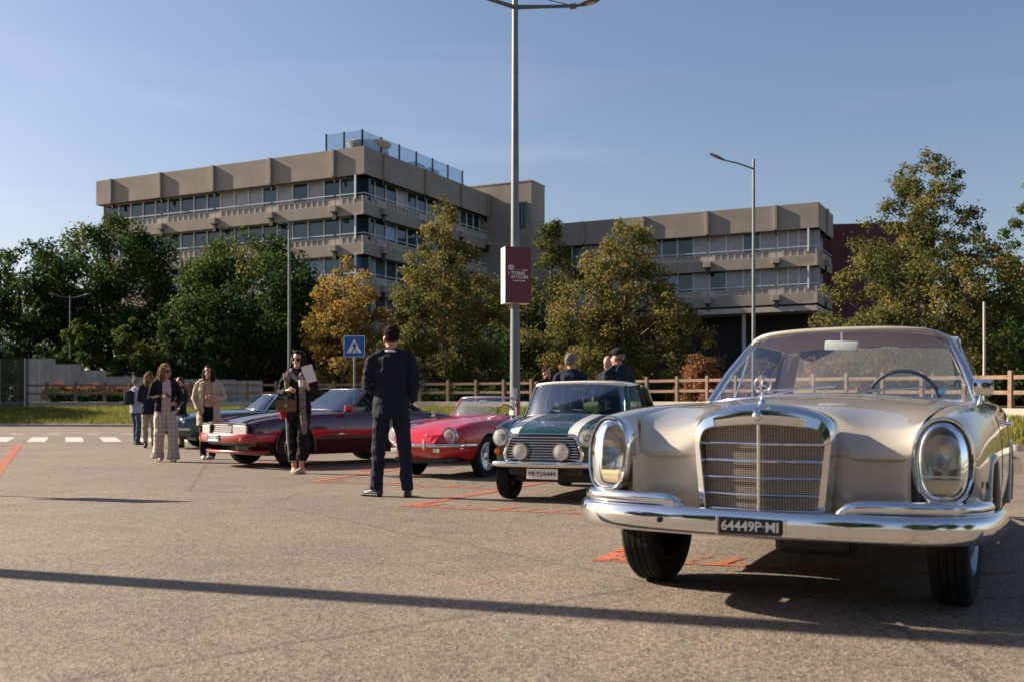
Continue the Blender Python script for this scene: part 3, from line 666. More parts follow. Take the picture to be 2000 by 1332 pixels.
# slim pole left of centre
x3, y3 = tp(565, 42), 42
l3 = thing('street_lamp', 'slim grey lamp post before the wide dark broadleaf tree', 'street lamp', (x3, y3, 0))
H3 = zz(436, 42); pole(l3, H3, .075, .05); MB().box((0, 0, .75), (.16, .16, 1.5), bev=.02).obj('base_sleeve', steel, l3)
lamp_head(l3, T(-.0, 0, H3+.02) @ RZ(R(160)) @ RY(R(-6)), .7)
l4 = thing('street_lamp', 'small distant lamp post between the dark tree and the golden tree', 'street lamp', (tp(618, 76), 76, .9)); pole(l4, zz(548, 76)-.9, .09, .07)
lamp_head(l4, T(0, 0, zz(548, 76)-.9) @ RZ(R(60)), .7)
l5 = thing('street_lamp', 'distant twin-arm lamp post showing above the conical evergreen bush', 'street lamp', (tp(137, 70), 70, .9)); H5 = zz(578, 70)-.9; pole(l5, H5, .06, .045)
for s_, L in ((-1, .95), (1, .95)):
    MB().tube([(0, 0, H5-.15), (s_*.5, 0, H5-.1), (s_*L, .0, H5+.05)], .03, 6).obj('arm', steel, l5); lamp_head(l5, T(s_*L, 0, H5+.05) @ RZ(0 if s_ > 0 else PI) @ RY(R(-10)), .55)
# pedestrian crossing sign
xs_, ys_ = tp(692, 26), 26
sg = thing('crossing_sign', 'square blue pedestrian crossing sign on a grey post', 'road sign', (xs_, ys_, 0))
zc = (zz(656, 26)+zz(697, 26))/2; S = 41*26/FPX
MB().tube([(0, .04, 0), (0, .04, zc+S*.5)], .03, 10).obj('post', steel, sg, smooth=60)
blue = mat('sign_blue', (.012, .10, .38), .4); swhite = mat('sign_white', (.78, .78, .78), .4); sblack = mat('sign_black', (.01, .01, .012), .5)
MB().box((0, .0, zc), (S, .02, S), bev=.005).obj('rim', swhite, sg)
bp = MB().box((0, -.012, zc), (S*.95, .008, S*.95)).obj('panel', blue, sg)
k_ = S/2; MB().prism([(-.72*k_, -.62*k_), (.72*k_, -.62*k_), (0, .70*k_)], 0, .004, T(0, -.016, zc) @ RX(R(90))).obj('triangle', swhite, sg)
fg = MB(); Fm = T(0, -.0205, zc) @ RX(R(90))
fg.lathe([(.001, .003), (.075*k_, .003)], 12, Fm @ T(.0, .30*k_, 0))
def q4(p): fg.prism([(a*k_, b*k_) for a, b in p], 0, .003, Fm)
q4([(-.07, -.10), (.09, -.08), (.09, .22), (-.09, .22)]); q4([(-.09, .22), (-.09, .10), (-.25, -.10), (-.29, -.06)]); q4([(.09, .22), (.26, -.02), (.22, -.06), (.08, .10)])
q4([(-.07, -.10), (.02, -.10), (-.20, -.58), (-.30, -.58)]); q4([(0, -.10), (.09, -.08), (.30, -.58), (.20, -.58)])
for q in (-.46, -.08, .40): q4([(q-.04, -.60), (q+.05, -.60), (q*.8+.03, -.46), (q*.8-.03, -.46)])
fg.obj('walking_figure', sblack, sg)
# lamp post and sign standing beyond the frame on the sun side: their shadows cross the tarmac
def outside(px_end, py_end, h):
    ex, ey = at(px_end, py_end); k = h/math.tan(R(SUN_EL)); d = Vector((SUN.x, SUN.y)).normalized()
    return ex+d.x*k, ey+d.y*k
ox, oy = outside(1000, 1186, 4.6); l6 = thing('street_lamp', 'plain lamp post standing in the lot whose long shadow crosses the tarmac', 'street lamp', (ox, oy, 0)); pole(l6, 10, .135, .11)
MB().tube([(0, 0, 9.9), (1.2, -.5, 10.1)], .04, 8).obj('arm', steel, l6); lamp_head(l6, T(1.2, -.5, 10.1) @ RZ(R(-22)), .6)
ox, oy = outside(335, 980, 2.75); s7 = thing('road_sign', 'panel road sign on thin post casting the short shadow', 'road sign', (ox, oy, 0))
MB().tube([(0, .0, 0), (0, .0, 2.75)], .03, 10).obj('post', steel, s7); MB().box((0, -.04, 2.4), (.02, .55, .72), bev=.004).obj('panel', steel, s7, M=RZ(R(-75)))
# low things seen between the trees: dark canopy at the right
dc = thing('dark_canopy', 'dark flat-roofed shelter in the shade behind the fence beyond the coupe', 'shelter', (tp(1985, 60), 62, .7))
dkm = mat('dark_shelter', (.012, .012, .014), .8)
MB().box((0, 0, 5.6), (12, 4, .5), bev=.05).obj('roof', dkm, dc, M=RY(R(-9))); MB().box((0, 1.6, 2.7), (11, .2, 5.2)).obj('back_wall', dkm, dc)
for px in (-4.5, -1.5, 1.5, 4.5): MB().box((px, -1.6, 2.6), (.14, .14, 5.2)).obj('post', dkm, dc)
for px, D, yt, lb_ in ((1730, 45, 640, 'pale slim stake behind the rust shrubs, seen through the coupe windscreen'), (1822, 46, 640, 'pale slim stake rising just above the roof of the cream coupe'), (1922, 36, 590, 'tall pale stake by the fence beside the coupe mirror')):
    st = thing('tree_stake', lb_, 'stake', (tp(px, D), D, .8), group='stakes among the shrubs')
    MB().tube([(0, 0, 0), (.01, 0, (zz(yt, D)-.8)*.5), (0, 0, zz(yt, D)-.8)], [.055, .05, .045], 8).obj('stake_pole', mat('pale_stake', (.42, .40, .36), .7), st)
# ---------------------------------------------------------------- car tools
def _bs(P, n):
    "uniform cubic B-spline through phantom ends, axis 0"
    P = np.asarray(P, float); P = np.concatenate([[2*P[0]-P[1]], P, [2*P[-1]-P[-2]]]); out = []
    for i in range(len(P)-3):
        for k in range(n):
            t = k/n; b = ((1-t)**3/6, (3*t**3-6*t*t+4)/6, (-3*t**3+3*t*t+3*t+1)/6, t**3/6)
            out.append(sum(b[j]*P[i+j] for j in range(4)))
    out.append((P[-3]*4+P[-4]+P[-2])/6); return np.array(out)
def bsurf(net, nu=6, nv=6):
    net = np.asarray(net, float); A = _bs(net, nu); return np.swapaxes(_bs(np.swapaxes(A, 0, 1), nv), 0, 1)
def mirror(G): G = np.array(G); G[..., 0] *= -1; return G
def sym(net):
    "half net from the centre line (column 0, x=0) outwards -> full net"
    net = np.asarray(net, float); return np.concatenate([mirror(net)[:, :0:-1], net], 1)
def surf(name, G, m, parent, holes=(), smooth=35, keep=None):
    """mesh of a sampled grid; holes: (yc, zc, r) wheel arches cut in side view with the rim snapped to the circle"""
    G = np.array(G, float); n, k = G.shape[:2]; V = G.reshape(-1, 3); ids = np.arange(n*k).reshape(n, k)
    F = np.stack([ids[:-1, :-1], ids[:-1, 1:], ids[1:, 1:], ids[1:, :-1]], -1).reshape(-1, 4); ok = np.ones(len(F), bool)
    for (yc, zc, r) in holes:
        d = np.hypot(V[:, 1]-yc, V[:, 2]-zc); cell = np.median(np.linalg.norm(V[F[:, 0]]-V[F[:, 2]], axis=1))
        near = np.abs(d-r) < cell*.62; sct = r/np.maximum(d, 1e-6)
        V[near, 1] = yc+(V[near, 1]-yc)*sct[near]; V[near, 2] = zc+(V[near, 2]-zc)*sct[near]
        cc = V[F].mean(1); ok &= np.hypot(cc[:, 1]-yc, cc[:, 2]-zc) > r*.998
    if keep is not None: ok &= keep(V[F].mean(1))
    F = F[ok]; used = np.unique(F); mp_ = -np.ones(len(V), int); mp_[used] = np.arange(len(used))
    b = MB(); b.v = [tuple(p) for p in V[used]]; b.f = [tuple(q) for q in mp_[F]]
    return b.obj(name, m, parent, smooth)
def side_x(G, y, z):
    "outermost x of a sampled side surface at (y, z)"
    V = np.asarray(G).reshape(-1, 3); V = V[V[:, 0] > np.percentile(V[:, 0], 45)]; i = np.argmin((V[:, 1]-y)**2+(V[:, 2]-z)**2); return float(V[i, 0])
def both(name, net, m, parent, nu=6, nv=5, holes=(), **k):
    G = bsurf(net, nu, nv); return [surf(name, G, m, parent, holes, **k), surf(name, mirror(G), m, parent, holes, **k)]
def sweep(path, prof, closed=False):
    "prof [(outward, up)] swept along a horizontal-ish path; outward = right of travel"
    P = [Vector(p) for p in path]; N = len(P); out = []
    for i, p in enumerate(P):
        a, b = (P[(i+1) % N], P[i-1]) if closed else (P[min(i+1, N-1)], P[max(i-1, 0)])
        t = (a-b); t.z = 0; t.normalize(); o = Vector((t.y, -t.x, 0))
        out.append([tuple(p+o*q+Vector((0, 0, z))) for q, z in prof])
    return np.array(out)
def ringprof(rx, rz, n=14, pw=2.4):
    return [(rx*math.copysign(abs(math.cos(a))**(2/pw), math.cos(a)), rz*math.copysign(abs(math.sin(a))**(2/pw), math.sin(a))) for a in np.linspace(0, 2*PI, n+1)[:-1]]
def bumper(name, path, rx, rz, m, parent, pw=2.6, ends=True):
    G = sweep(path, ringprof(rx, rz, 16, pw)); b = MB(); b.grid(G, closed_v=True)
    if ends:
        k = len(b.v); b.f.append(tuple(range(16))); b.f.append(tuple(range(k-16, k)))
    return b.obj(name, m, parent, 50)
def ruled(A, B, n=8, bulge=0., dirv=(0, 1, 0)):
    "surface between two curves with a slight outward bulge"
    A = [Vector(p) for p in A]; B = [Vector(p) for p in B]; d = Vector(dirv)
    return np.array([[tuple(a.lerp(b, t)+d*bulge*math.sin(PI*t)) for a, b in zip(A, B)] for t in np.linspace(0, 1, n)])
def mir(pts): return [(-p[0], p[1], p[2]) for p in pts]
def wheel(parent, x, y, r, wd, style, rimr=None, steer=0., rimm=None):
    "tyre with rim under it; outer face towards sign(x)"
    s = 1 if x > 0 else -1; rimr = rimr or r*.6
    M = T(x, y, r) @ RZ(steer) @ RY(s*PI/2)
    h = wd/2
    if ('tyre', r, wd, rimr) not in _mc:
        pr = [(rimr*.97, -h*.85), (rimr+.015, -h*.95), (r*.86, -h), (r*.95, -h*.93), (r*.985, -h*.75)]
        for q in (-.55, -.2, .2, .55): pr += [(r, h*(q-.14)), (r, h*(q+.14)), (r*.975, h*(q+.15)), (r*.975, h*(q+.19))]
        pr += [(r*.985, h*.75), (r*.95, h*.93), (r*.86, h), (rimr+.015, h*.95), (rimr*.97, h*.85)]
        b = MB().lathe(pr, 40)
        _mc[('tyre', r, wd, rimr)] = b.mesh('wheel', rubber, 30)
    wo_ = inst('wheel', _mc[('tyre', r, wd, rimr)], parent, M)
    key = ('rim', style, r, wd, rimr)
    if key not in _mc:
        b = MB()
        if style == 'disc':
            b.lathe([(rimr, h*.88), (rimr*.97, h*.9), (rimr*.9, h*.45), (rimr*.8, h*.5), (rimr*.72, h*.62), (rimr*.6, h*.55), (0.001, h*.5)], 36)
        else:
            b.lathe([(rimr, h*.9), (rimr*.96, h*.92), (rimr*.9, h*.6), (rimr*.88, h*.2), (rimr*.86, -h*.6)], 36)
        _mc[key] = b.mesh('rim', rimm or chrome_dull, 40)
        hb = MB()
        if style == 'disc': hb.lathe([(rimr*.62, h*.6), (rimr*.6, h*.72), (rimr*.45, h*.86), (rimr*.2, h*.95), (.001, h*.97)], 32)
        elif style == 'wire':
            for q in range(36):
                a = 2*PI*q/36; a2 = a+(.35 if q % 2 else -.35); z0 = h*(.55 if q % 4 < 2 else -.25)
                hb.tube([(rimr*.9*math.cos(a), rimr*.9*math.sin(a), h*.2), (rimr*.2*math.cos(a2), rimr*.2*math.sin(a2), z0)], .006, 4, cap=False)
            hb.lathe([(rimr*.22, -h*.4), (rimr*.22, h*.5), (rimr*.14, h*.75), (.001, h*.8)], 18)
        elif style == 'lattice':
            for q in range(20):
                a = 2*PI*q/20
                for sg_ in (-1, 1):
                    a2 = a+sg_*.32; hb.tube([(rimr*.92*math.cos(a), rimr*.92*math.sin(a), h*.6), (rimr*.3*math.cos(a2), rimr*.3*math.sin(a2), h*.45)], .011, 5, cap=False)
            hb.lathe([(rimr*.34, 0), (rimr*.34, h*.5), (rimr*.2, h*.62), (.001, h*.62)], 24)
        else:   # five broad spokes
            for q in range(int(style)):
                a = 2*PI*q/int(style)
                hb.tube([(rimr*.93*math.cos(a), rimr*.93*math.sin(a), h*.62), (rimr*.5*math.cos(a), rimr*.5*math.sin(a), h*.58), (rimr*.15*math.cos(a), rimr*.15*math.sin(a), h*.5)], [.05, .042, .045], 8, flat=(1, .5))
            hb.lathe([(rimr*.28, 0), (rimr*.28, h*.55), (rimr*.15, h*.68), (.001, h*.68)], 24)
        _mc[key+('h',)] = hb.mesh('hubcap', chrome if style in ('disc', 'wire') else (rimm or chrome_dull), 40)
        _mc[key+('d',)] = MB().lathe([(rimr*.9, -h*.5), (.02, -h*.5)], 24).mesh('brake_disc', mat('brake_dark', (.03, .03, .03), .6), 30)
    inst('rim', _mc[key], wo_); inst('hubcap', _mc[key+('h',)], wo_)
    if style != 'disc': inst('brake_disc', _mc[key+('d',)], wo_)
    return wo_
def wheel_well(parent, x, y, r, wd):
    s = 1 if x > 0 else -1; b = MB(); n = 18; P = []
    for xx in (x+s*wd*.30, x-s*wd*.9):
        P.append([(xx, y+r*math.cos(a), r*.86+r*math.sin(a)) for a in np.linspace(.22, PI-.22, n)])
    b.grid(P); k = len(b.v); b.f.append(tuple(range(n, 2*n))); return b.obj('wheel_well', blackp, parent)
def arch_lip(parent, x_of, yc, zc, r, tr, m, a0=-.2, a1=PI+.2):
    pts = [];
    for a in np.linspace(a0, a1, 26):
        y, z = yc+r*math.cos(a), zc+r*math.sin(a); pts.append((x_of(y, z), y, z))
    MB().tube(pts, tr, 7).obj('arch_lip', m, parent, smooth=60)
    MB().tube(mir(pts), tr, 7).obj('arch_lip', m, parent, smooth=60)
def round_lamp(parent, x, y, z, r, name='headlight', yaw=0., pitch=0., depth=.06, rim=chrome, refl=None, cover=None):
    "round lamp facing +y: chrome bezel, reflector bowl, bulb, domed lens"
    M = T(x, y, z) @ RZ(yaw) @ RX(-PI/2+pitch); cover = cover or frost; bz = depth; depth = min(depth, .05)
    o = MB().lathe([(r*1.12, -bz), (r*1.15, 0), (r*1.1, .016), (r*1.0, .016), (r*.97, .0)], 28).obj(name, rim, parent, 60, M)
    MB().lathe([(r*.98, .003), (r*.8, -depth*.5), (r*.45, -depth*.9), (.001, -depth)], 24).obj('reflector', refl or lamp_silver, o, 60)
    MB().lathe([(r*.16, -depth), (r*.16, -depth*.2), (.001, -depth*.1)], 12).obj('bulb', rim, o, 60)
    MB().lathe([(r*.99, .008), (r*.8, .02), (r*.45, .034), (.001, .038)], 24).obj('lens', cover, o, 60); return o
def plate(parent, txt, x, y, z, wd, ht, bg_, fg_, size, yaw=0., pitch=0., space=1., bold=.001, flank=None):
    M = T(x, y, z) @ RZ(PI+yaw) @ RX(pitch)        # reads from the front (+y)
    o = MB().box((0, 0, 0), (wd, .008, ht), bev=.003).obj('number_plate', bg_, parent, M)
    inst('lettering', text_mesh(txt, size, fg_, .0012, bold, space), o, T(0, -.0065, 0) @ RX(R(90)))
    if flank:
        for s in (-1, 1): MB().box((s*(wd/2-.022), -.0055, 0), (.04, .002, ht*.9)).obj('plate_band', flank, o)
    return o
def seat(parent, x, y, z, m, wd=.5, hb=.5, lean=.22):
    MB().box((0, 0, 0), (wd, .5, .16), bev=.05).obj('seat', m, parent, T(x, y, z)); MB().box((0, 0, hb/2), (wd, .13, hb), bev=.055).obj('seat_back', m, parent, T(x, y-.27, z+.03) @ RX(lean))
def steering(parent, x, y, z, m, r=.19, tilt=62):
    M = T(x, y, z) @ RX(R(tilt)); k = 28
    o = MB().tube([(r*math.cos(2*PI*i/k), r*math.sin(2*PI*i/k), 0) for i in range(k+1)], .012, 8, cap=False).obj('steering_wheel', m, parent, 60, M)
    s = MB()
    for a in (0, PI, -PI/2): s.tube([(r*math.cos(a), r*math.sin(a), 0), (0, 0, -.03)], .009, 6)
    s.lathe([(.045, -.05), (.045, -.01), (.001, .0)], 14); s.tube([(0, 0, -.03), (0, 0, -.4)], .02, 8); s.obj('spokes', m, o, 60); return o
def wiper(parent, a, b, c):
    "arm from pivot a to b, blade through b along c"
    w_ = MB().tube([a, b], .006, 6); w_.tube([tuple(Vector(b)-Vector(c)), b, tuple(Vector(b)+Vector(c))], .008, 6); w_.obj('wiper', chrome_dull, parent)
def paint(name, col, rough=.22, coat=1.): 
    m = mat(name, col, rough, 0, .5, coat=coat, var=tuple(c*.94 for c in col), vscale=3, rvar=.06); return m
# ---------------------------------------------------------------- cream coupe (foreground)
cream = paint('cream_paint', (.43, .395, .335), .28)
beige_l = mat('headliner_beige', (.62, .52, .40), .9); cognac = mat('cognac_leather', (.22, .055, .03), .5, bump=.2, bscale=40)
dash_m = mat('dark_wood_dash', (.03, .015, .01), .3)
cp = thing('coupe', 'cream classic coupe with upright chrome grille and tall oblong headlamps', 'car', (1.455, 5.119, 0), PI-.485)
_w = []
def st(y, cols, dy=None): return [(x, y+(dy[i] if dy else 0), z) for i, (x, z) in enumerate(cols)]
ARF, ARR = (0, .325, .375), (-2.75, .325, .37)
side = [
 st(.715, [(.80, .52), (.852, .57), (.866, .66), (.850, .80), (.805, .882), (.742, .896), (.672, .868), (.628, .79), (.616, .66), (.62, .50)], [-.03, -.06, -.05, -.03, -.02, -.01, 0, 0, 0, 0]),
 st(.60, [(.82, .47), (.872, .53), (.885, .67), (.868, .81), (.812, .893), (.740, .910), (.668, .882), (.622, .80), (.612, .66), (.61, .50)]),
 st(.42, [(.84, .42), (.888, .51), (.898, .69), (.876, .84), (.815, .910), (.735, .926), (.660, .898), (.622, .81), (.60, .67), (.61, .50)]),
 st(.10, [(.85, .27), (.900, .46), (.908, .70), (.884, .86), (.816, .932), (.735, .946), (.664, .928), (.632, .85), (.62, .70), (.62, .5)]),
 st(-.35, [(.86, .24), (.910, .45), (.917, .70), (.892, .872), (.826, .944), (.752, .958), (.686, .946), (.652, .87), (.64, .72), (.64, .5)]),
 st(-.75, [(.86, .23), (.915, .44), (.921, .70), (.897, .878), (.836, .950), (.772, .964), (.712, .956), (.688, .88), (.68, .74), (.68, .5)]),
 st(-1.1, [(.86, .22), (.917, .44), (.922, .70), (.899, .880), (.842, .952), (.792, .966), (.745, .958), (.722, .89), (.71, .74), (.71, .5)]),
 st(-1.9, [(.86, .22), (.918, .44), (.923, .70), (.900, .880), (.846, .952), (.800, .966), (.755, .958), (.732, .89), (.72, .74), (.72, .5)]),
 st(-2.6, [(.86, .23), (.914, .44), (.921, .70), (.898, .878), (.846, .952), (.795, .966), (.742, .956), (.712, .89), (.70, .74), (.70, .5)]),
 st(-3.15, [(.84, .26), (.900, .46), (.908, .70), (.886, .872), (.838, .940), (.78, .945), (.70, .925), (.66, .85), (.65, .72), (.65, .5)]),
 st(-3.7, [(.80, .34), (.870, .50), (.882, .70), (.862, .855), (.818, .905), (.76, .902), (.69, .88), (.65, .80), (.64, .68), (.64, .5)]),
 st(-4.03, [(.74, .42), (.820, .52), (.842, .70), (.825, .82), (.785, .852), (.73, .842), (.67, .82), (.64, .76), (.63, .66), (.63, .5)]),
]
GS = bsurf(side, 12, 6)
both('body_side', side, cream, cp, 12, 6, [ARF, ARR], keep=lambda c: ~((c[:, 1] > .30) & (c[:, 2] < .475)))
def sx(y, z): return .918
for (yc, zc, r) in (ARF, ARR):
    arch_lip(cp, a0=.44 if yc > -1 else -.1, x_of=lambda y, z: .905-.03*max(0, .45-z) - (.012 if y > .1 else 0), yc=yc, zc=zc, r=r, tr=.018, m=cream)
    for s in (-1, 1): wheel_well(cp, s*.76, yc, r*.99, .27)
# hood
hx = [0, .13, .25, .36, .47, .56, .605]
SW = (-.10, -.10, -.085, -.022, -.045, -.062, -.06)
hood = [[(x*k, y+dy, z) for x, z, dy in zip(hx, zs, dys)] for y, k, zs, dys in (
 (-.70, 1.19, (1.008, 1.006, 1.0, .99, .978, .966, .955), (0, 0, -.01, -.03, -.06, -.1, -.12)),
 (-.35, 1.15, (1.0, .998, .988, .972, .958, .952, .947), [0]*7),
 (.05, 1.125, (.98, .977, .962, .932, .916, .920, .930), [0]*7),
 (.35, 1.118, (.958, .954, .933, .880, .860, .880, .908), [0]*7),
 (.52, 1.10, (.942, .938, .912, .845, .825, .85, .892), [0]*7),
 (.605, 1.07, (.928, .923, .89, .81, .795, .815, .865), SW),
 (.655, 1.045, (.89, .885, .855, .772, .76, .772, .82), SW),
 (.678, 1.04, (.80, .80, .79, .738, .728, .730, .745), SW),
 (.680, 1.04, (.705,)*7, SW), (.660, 1.04, (.698,)*7, SW))]
surf('hood', bsurf(sym(hood), 8, 6), cream, cp)
for s in (-1, 1): MB().tube([(s*(r[-1][0]-.012), r[-1][1]-.01, r[-1][2]-.035) for r in hood[:4]], .022, 7).obj('hood_seal', blackp, cp, 60)
MB().box((0, -.08, .66), (1.16, 1.15, .30)).obj('engine_bay', blackp, cp)
# lower front panels and headlamp surround filler
fpn = [[(x, y, z) for x, y in ((.27, .60), (.31, .64), (.40, .628), (.50, .604), (.58, .60), (.625, .64), (.66, .69))] for z in (.715, .66, .58, .50, .42)]
fpn[-1] = [(x, y-.05, z) for x, y, z in fpn[-1]]
both('front_panel', fpn, cream, cp, 4, 5)
# apron under the bumper
MB().box((0, .42, .40), (1.2, .12, .16), bev=.03).obj('apron', blackp, cp)
MB().box((-.12, .10, .27), (.36, .3, .10), bev=.03).obj('oil_pan', blackp, cp)
MB().box((0, -2.0, .33), (1.3, 3.2, .16)).obj('underbody', blackp, cp)
# cowl between hood and windscreen
cw = [[(0, -.705, 1.004), (.3, -.725, .996), (.56, -.80, .966), (.66, -.84, .954), (.74, -.9, .955)], [(0, -.80, 1.006), (.3, -.82, .998), (.58, -.92, .975), (.70, -1.02, .962), (.78, -1.1, .955)], [(0, -.98, .96), (.3, -1.0, .96), (.58, -1.08, .95), (.70, -1.15, .95), (.78, -1.2, .95)]]
surf('cowl', bsurf(sym(cw), 5, 5), cream, cp)
vent = MB()
for s in (0, .022): vent.tube([(x, -.735-.13*(x/.56)**2+s*-1.6, 1.012-.028*(x/.56)**2) for x in np.linspace(-.40, .40, 17)], .006, 6)
for x in (-.27, 0.0, .27): vent.box((x, -.752-.13*(x/.56)**2, 1.012-.028*(x/.56)**2), (.008, .06, .014))
vent.obj('cowl_vent', chrome, cp, 60)
MB().tube([(x, -.753-.13*(x/.56)**2, 1.004-.028*(x/.56)**2) for x in np.linspace(-.39, .39, 15)], [(.02, .004)]*15, 8).obj('cowl_slot', blackp, cp)
# trunk
tk = [[(x, y, z) for x, z in zip((0, .3, .55, .68), zs)] for y, zs in ((-3.0, (.985, .98, .955, .93)), (-3.3, (.975, .97, .94, .91)), (-3.75, (.93, .925, .90, .87)), (-4.0, (.86, .855, .84, .82)), (-4.06, (.72, .72, .72, .72)), (-4.03, (.5, .5, .5, .5)))]
surf('trunk_lid', bsurf(sym(tk), 5, 5), cream, cp)
# grille
def outline(kind, n=14):
    if kind == 'o': P = [(.285, .455), (.300, .60), (.312, .74), (.315, .80), (.300, .862), (.258, .900), (.19, .926), (.10, .943), (0, .950)]
    else: P = [(.243, .485), (.255, .60), (.268, .72), (.272, .77), (.262, .808), (.235, .833), (.17, .843), (.09, .850), (0, .855)]
    c = [(v.x, v.y) for v in bez([(a, b, 0) for a, b in P], 5)]
    return c+[(-a, b) for a, b in c[-2::-1]]
O, I = outline('o'), outline('i')
VS = .19
def vy(x, base): return base+.040-VS*abs(x)        # shallow V in plan
rings = []
for t, y, mixv in ((0, .56, 0), (0, .672, 0), (.05, .690, 0), (.30, .726, 0), (.38, .727, 0), (.88, .733, 0), (.96, .728, 0), (1., .712, 0), (1.0, .655, 0)):
    rings.append([(a[0]*(1-t)+b[0]*t, vy(a[0]*(1-t)+b[0]*t, y+.045), a[1]*(1-t)+b[1]*t) for a, b in zip(O, I)])
MB().grid(rings).obj('grille_shell', chrome, cp, 45)
bars = MB()
for z in (.545, .62, .697, .772):
    hw = .25+.09*(z-.485)*.9
    for s in (-1, 1): bars.tube([(0, vy(0, .745), z), (s*hw, vy(hw, .745), z)], .0055, 6)
bars.tube([(0, .792, .475), (0, .792, .862)], .009, 8)
[bars.tube([(0, vy(0, .742), .474), (q*.245, vy(.245, .742), .474)], .01, 6) for q in (-1, 1)]
bars.obj('grille_bars', chrome, cp, 50)
wires = MB(); wm = mat('grille_wire', (.40, .34, .28), .5, .25)
for s in (-1, 1):
    for i in range(1, 22):
        x = i*.0122; zt_ = .848 if x < .2 else .848-.5*(x-.2)
        wires.box((s*x, vy(x, .726), (.48+zt_)/2), (.0034, .0012, zt_-.48))
    for i in range(1, 40):
        z = .482+i*.0094; hw = .245+.09*(z-.485)*.9 if z < .80 else .262-(z-.80)*.6
        a = Vector((0, vy(0, .724), z)); b = Vector((s*hw, vy(hw, .724), z)); m_ = (a+b)/2
        wires.box((0, 0, 0), ((b-a).length, .0012, .0038), M=T(*m_) @ RZ(-s*math.atan(VS)))
tag(wires.obj('grille_mesh', wm, cp), kind='stuff')
rad = MB()
for s in (-1, 1): rad.add([(0, .728, .47), (s*.28, .728-VS*.28, .47), (s*.28, .728-VS*.28, .86), (0, .728, .86)], [(0, 1, 2, 3)])
rad.obj('radiator', mat('radiator', (.02, .019, .018), .7), cp)
# bonnet star
MB().lathe([(.022, 0), (.02, .012), (.012, .02), (.006, .035), (.004, .06)], 16, T(0, .72, .945)).obj('mascot_base', chrome, cp, 60)
so = MB().tube([(.036*math.cos(a), 0, .036*math.sin(a)) for a in np.linspace(0, 2*PI, 25)], .0034, 6, cap=False)
for a in (PI/2, PI/2+2*PI/3, PI/2+4*PI/3):
    so.tube([(0, 0, 0), (.035*math.cos(a), 0, .035*math.sin(a))], [.006, .001], 5)
so.obj('mascot_star', chrome, cp, 60, T(0, .72, 1.036))
MB().lathe([(.001, .012), (.016, .01), (.022, .003), (.022, 0)], 18, T(0, .815, .895) @ RX(-PI/2)).obj('grille_badge', chrome, cp, 60)
# oblong headlamps
def hl_outline(sx_, sz, n=36):
    out = []
    for a in np.linspace(0, 2*PI, n+1)[:-1]:
        p = 2.9 if math.sin(a) < 0 else 2.25
        x = math.copysign(abs(math.cos(a))**(2/p), math.cos(a)); z = math.copysign(abs(math.sin(a))**(2/p), math.sin(a))
        out.append((x*sx_*(1-.07*(z < 0)*abs(z)), z*sz))
    return out
amber_w = mat('lamp_beige', (.62, .55, .40), .35)
for s in (-1, 1):
    M = T(s*.744, .715, .712) @ RZ(-s*R(9)) @ RX(R(5)) @ Matrix.Diagonal((.84, 1, .885, 1))
    def ring(sx_, sz, y): return [(x, y-.10*(x*s/.12)*.28*(x*s > 0)-.02*(z > .1)*(z-.1)*5, z) for x, z in hl_outline(sx_, sz)]
    o = MB().grid([ring(.143, .203, -.06), ring(.147, .207, .0), ring(.145, .205, .016), ring(.137, .197, .026), ring(.129, .189, .022), ring(.126, .186, -.01)], closed_v=True, flip=True).obj('headlight', chrome, cp, 60, M)
    MB().grid([ring(.126, .186, .004), ring(.118, .177, .024), ring(.09, .145, .038), ring(.06, .10, .05), ring(.03, .05, .055), ring(.0, .0, .056)], closed_v=True).obj('lens', lens, o, 60)
    MB().grid([ring(.128, .188, .0), ring(.11, .168, -.04), ring(.075, .12, -.075), ring(.03, .05, -.09), ring(0, 0, -.09)], closed_v=True).obj('reflector', chrome_dull, o, 60)
    MB().box((0, -.028, -.122), (.18, .05, .072), bev=.02).obj('indicator_lamp', amber_w, o); MB().box((0, -.03, -.075), (.2, .04, .008)).obj('lamp_divider', chrome_dull, o)
    round_b = MB().lathe([(.088, .0), (.08, -.012), (.05, -.05), (.001, -.065)], 22, T(0, -.0, .035) @ RX(-PI/2)); round_b.obj('bulb_bowl', chrome_dull, o, 60)
# bumpers
def bpath(z, k=0., x1=.945): 
    h = [(0, .85), (.25, .845), (.42, .832), (.60, .803), (.74, .758), (.84, .69), (.90, .60), (.928, .45), (.94, .25)]
    pts = [(x, y+k, z) for x, y in h]; return bez(mir(pts)[:0:-1]+pts, 4)
bumper('bumper', bpath(.425), .036, .062, chrome, cp)
for s in (-1, 1):
    h = [(.345, .80, .455), (.36, .81, .49), (.42, .812, .512), (.60, .785, .515), (.745, .735, .513), (.83, .67, .512), (.875, .59, .51), (.895, .48, .505)]
    pts = bez([(s*x, y, z) for x, y, z in h], 4); pts = pts if s > 0 else pts[::-1]
    bumper('bumper_blade', pts, .034, .030, chrome, cp, 2.2)
    MB().box((s*.52, .735, .468), (.30, .03, .05)).obj('bumper_filler', blackp, cp)
rb_ = [(-.8, -4.06), (-.5, -4.16), (0, -4.2)]
bumper('rear_bumper', bez([(-.94, -3.6, .47), (-.92, -3.95, .47), (-.8, -4.12, .47), (0, -4.2, .47), (.8, -4.12, .47), (.92, -3.95, .47), (.94, -3.6, .47)][::-1], 5), .035, .06, chrome, cp)
plate(cp, '64449P·MI', .012, .893, .418, .275, .07, mat('plate_black', (.012, .014, .02), .4), plate_white, .060, space=.98, bold=.0012)
for s in (-1, 1): MB().box((.012+s*.147, .890, .418), (.008, .014, .078), bev=.002).obj('plate_clip', chrome, cp)
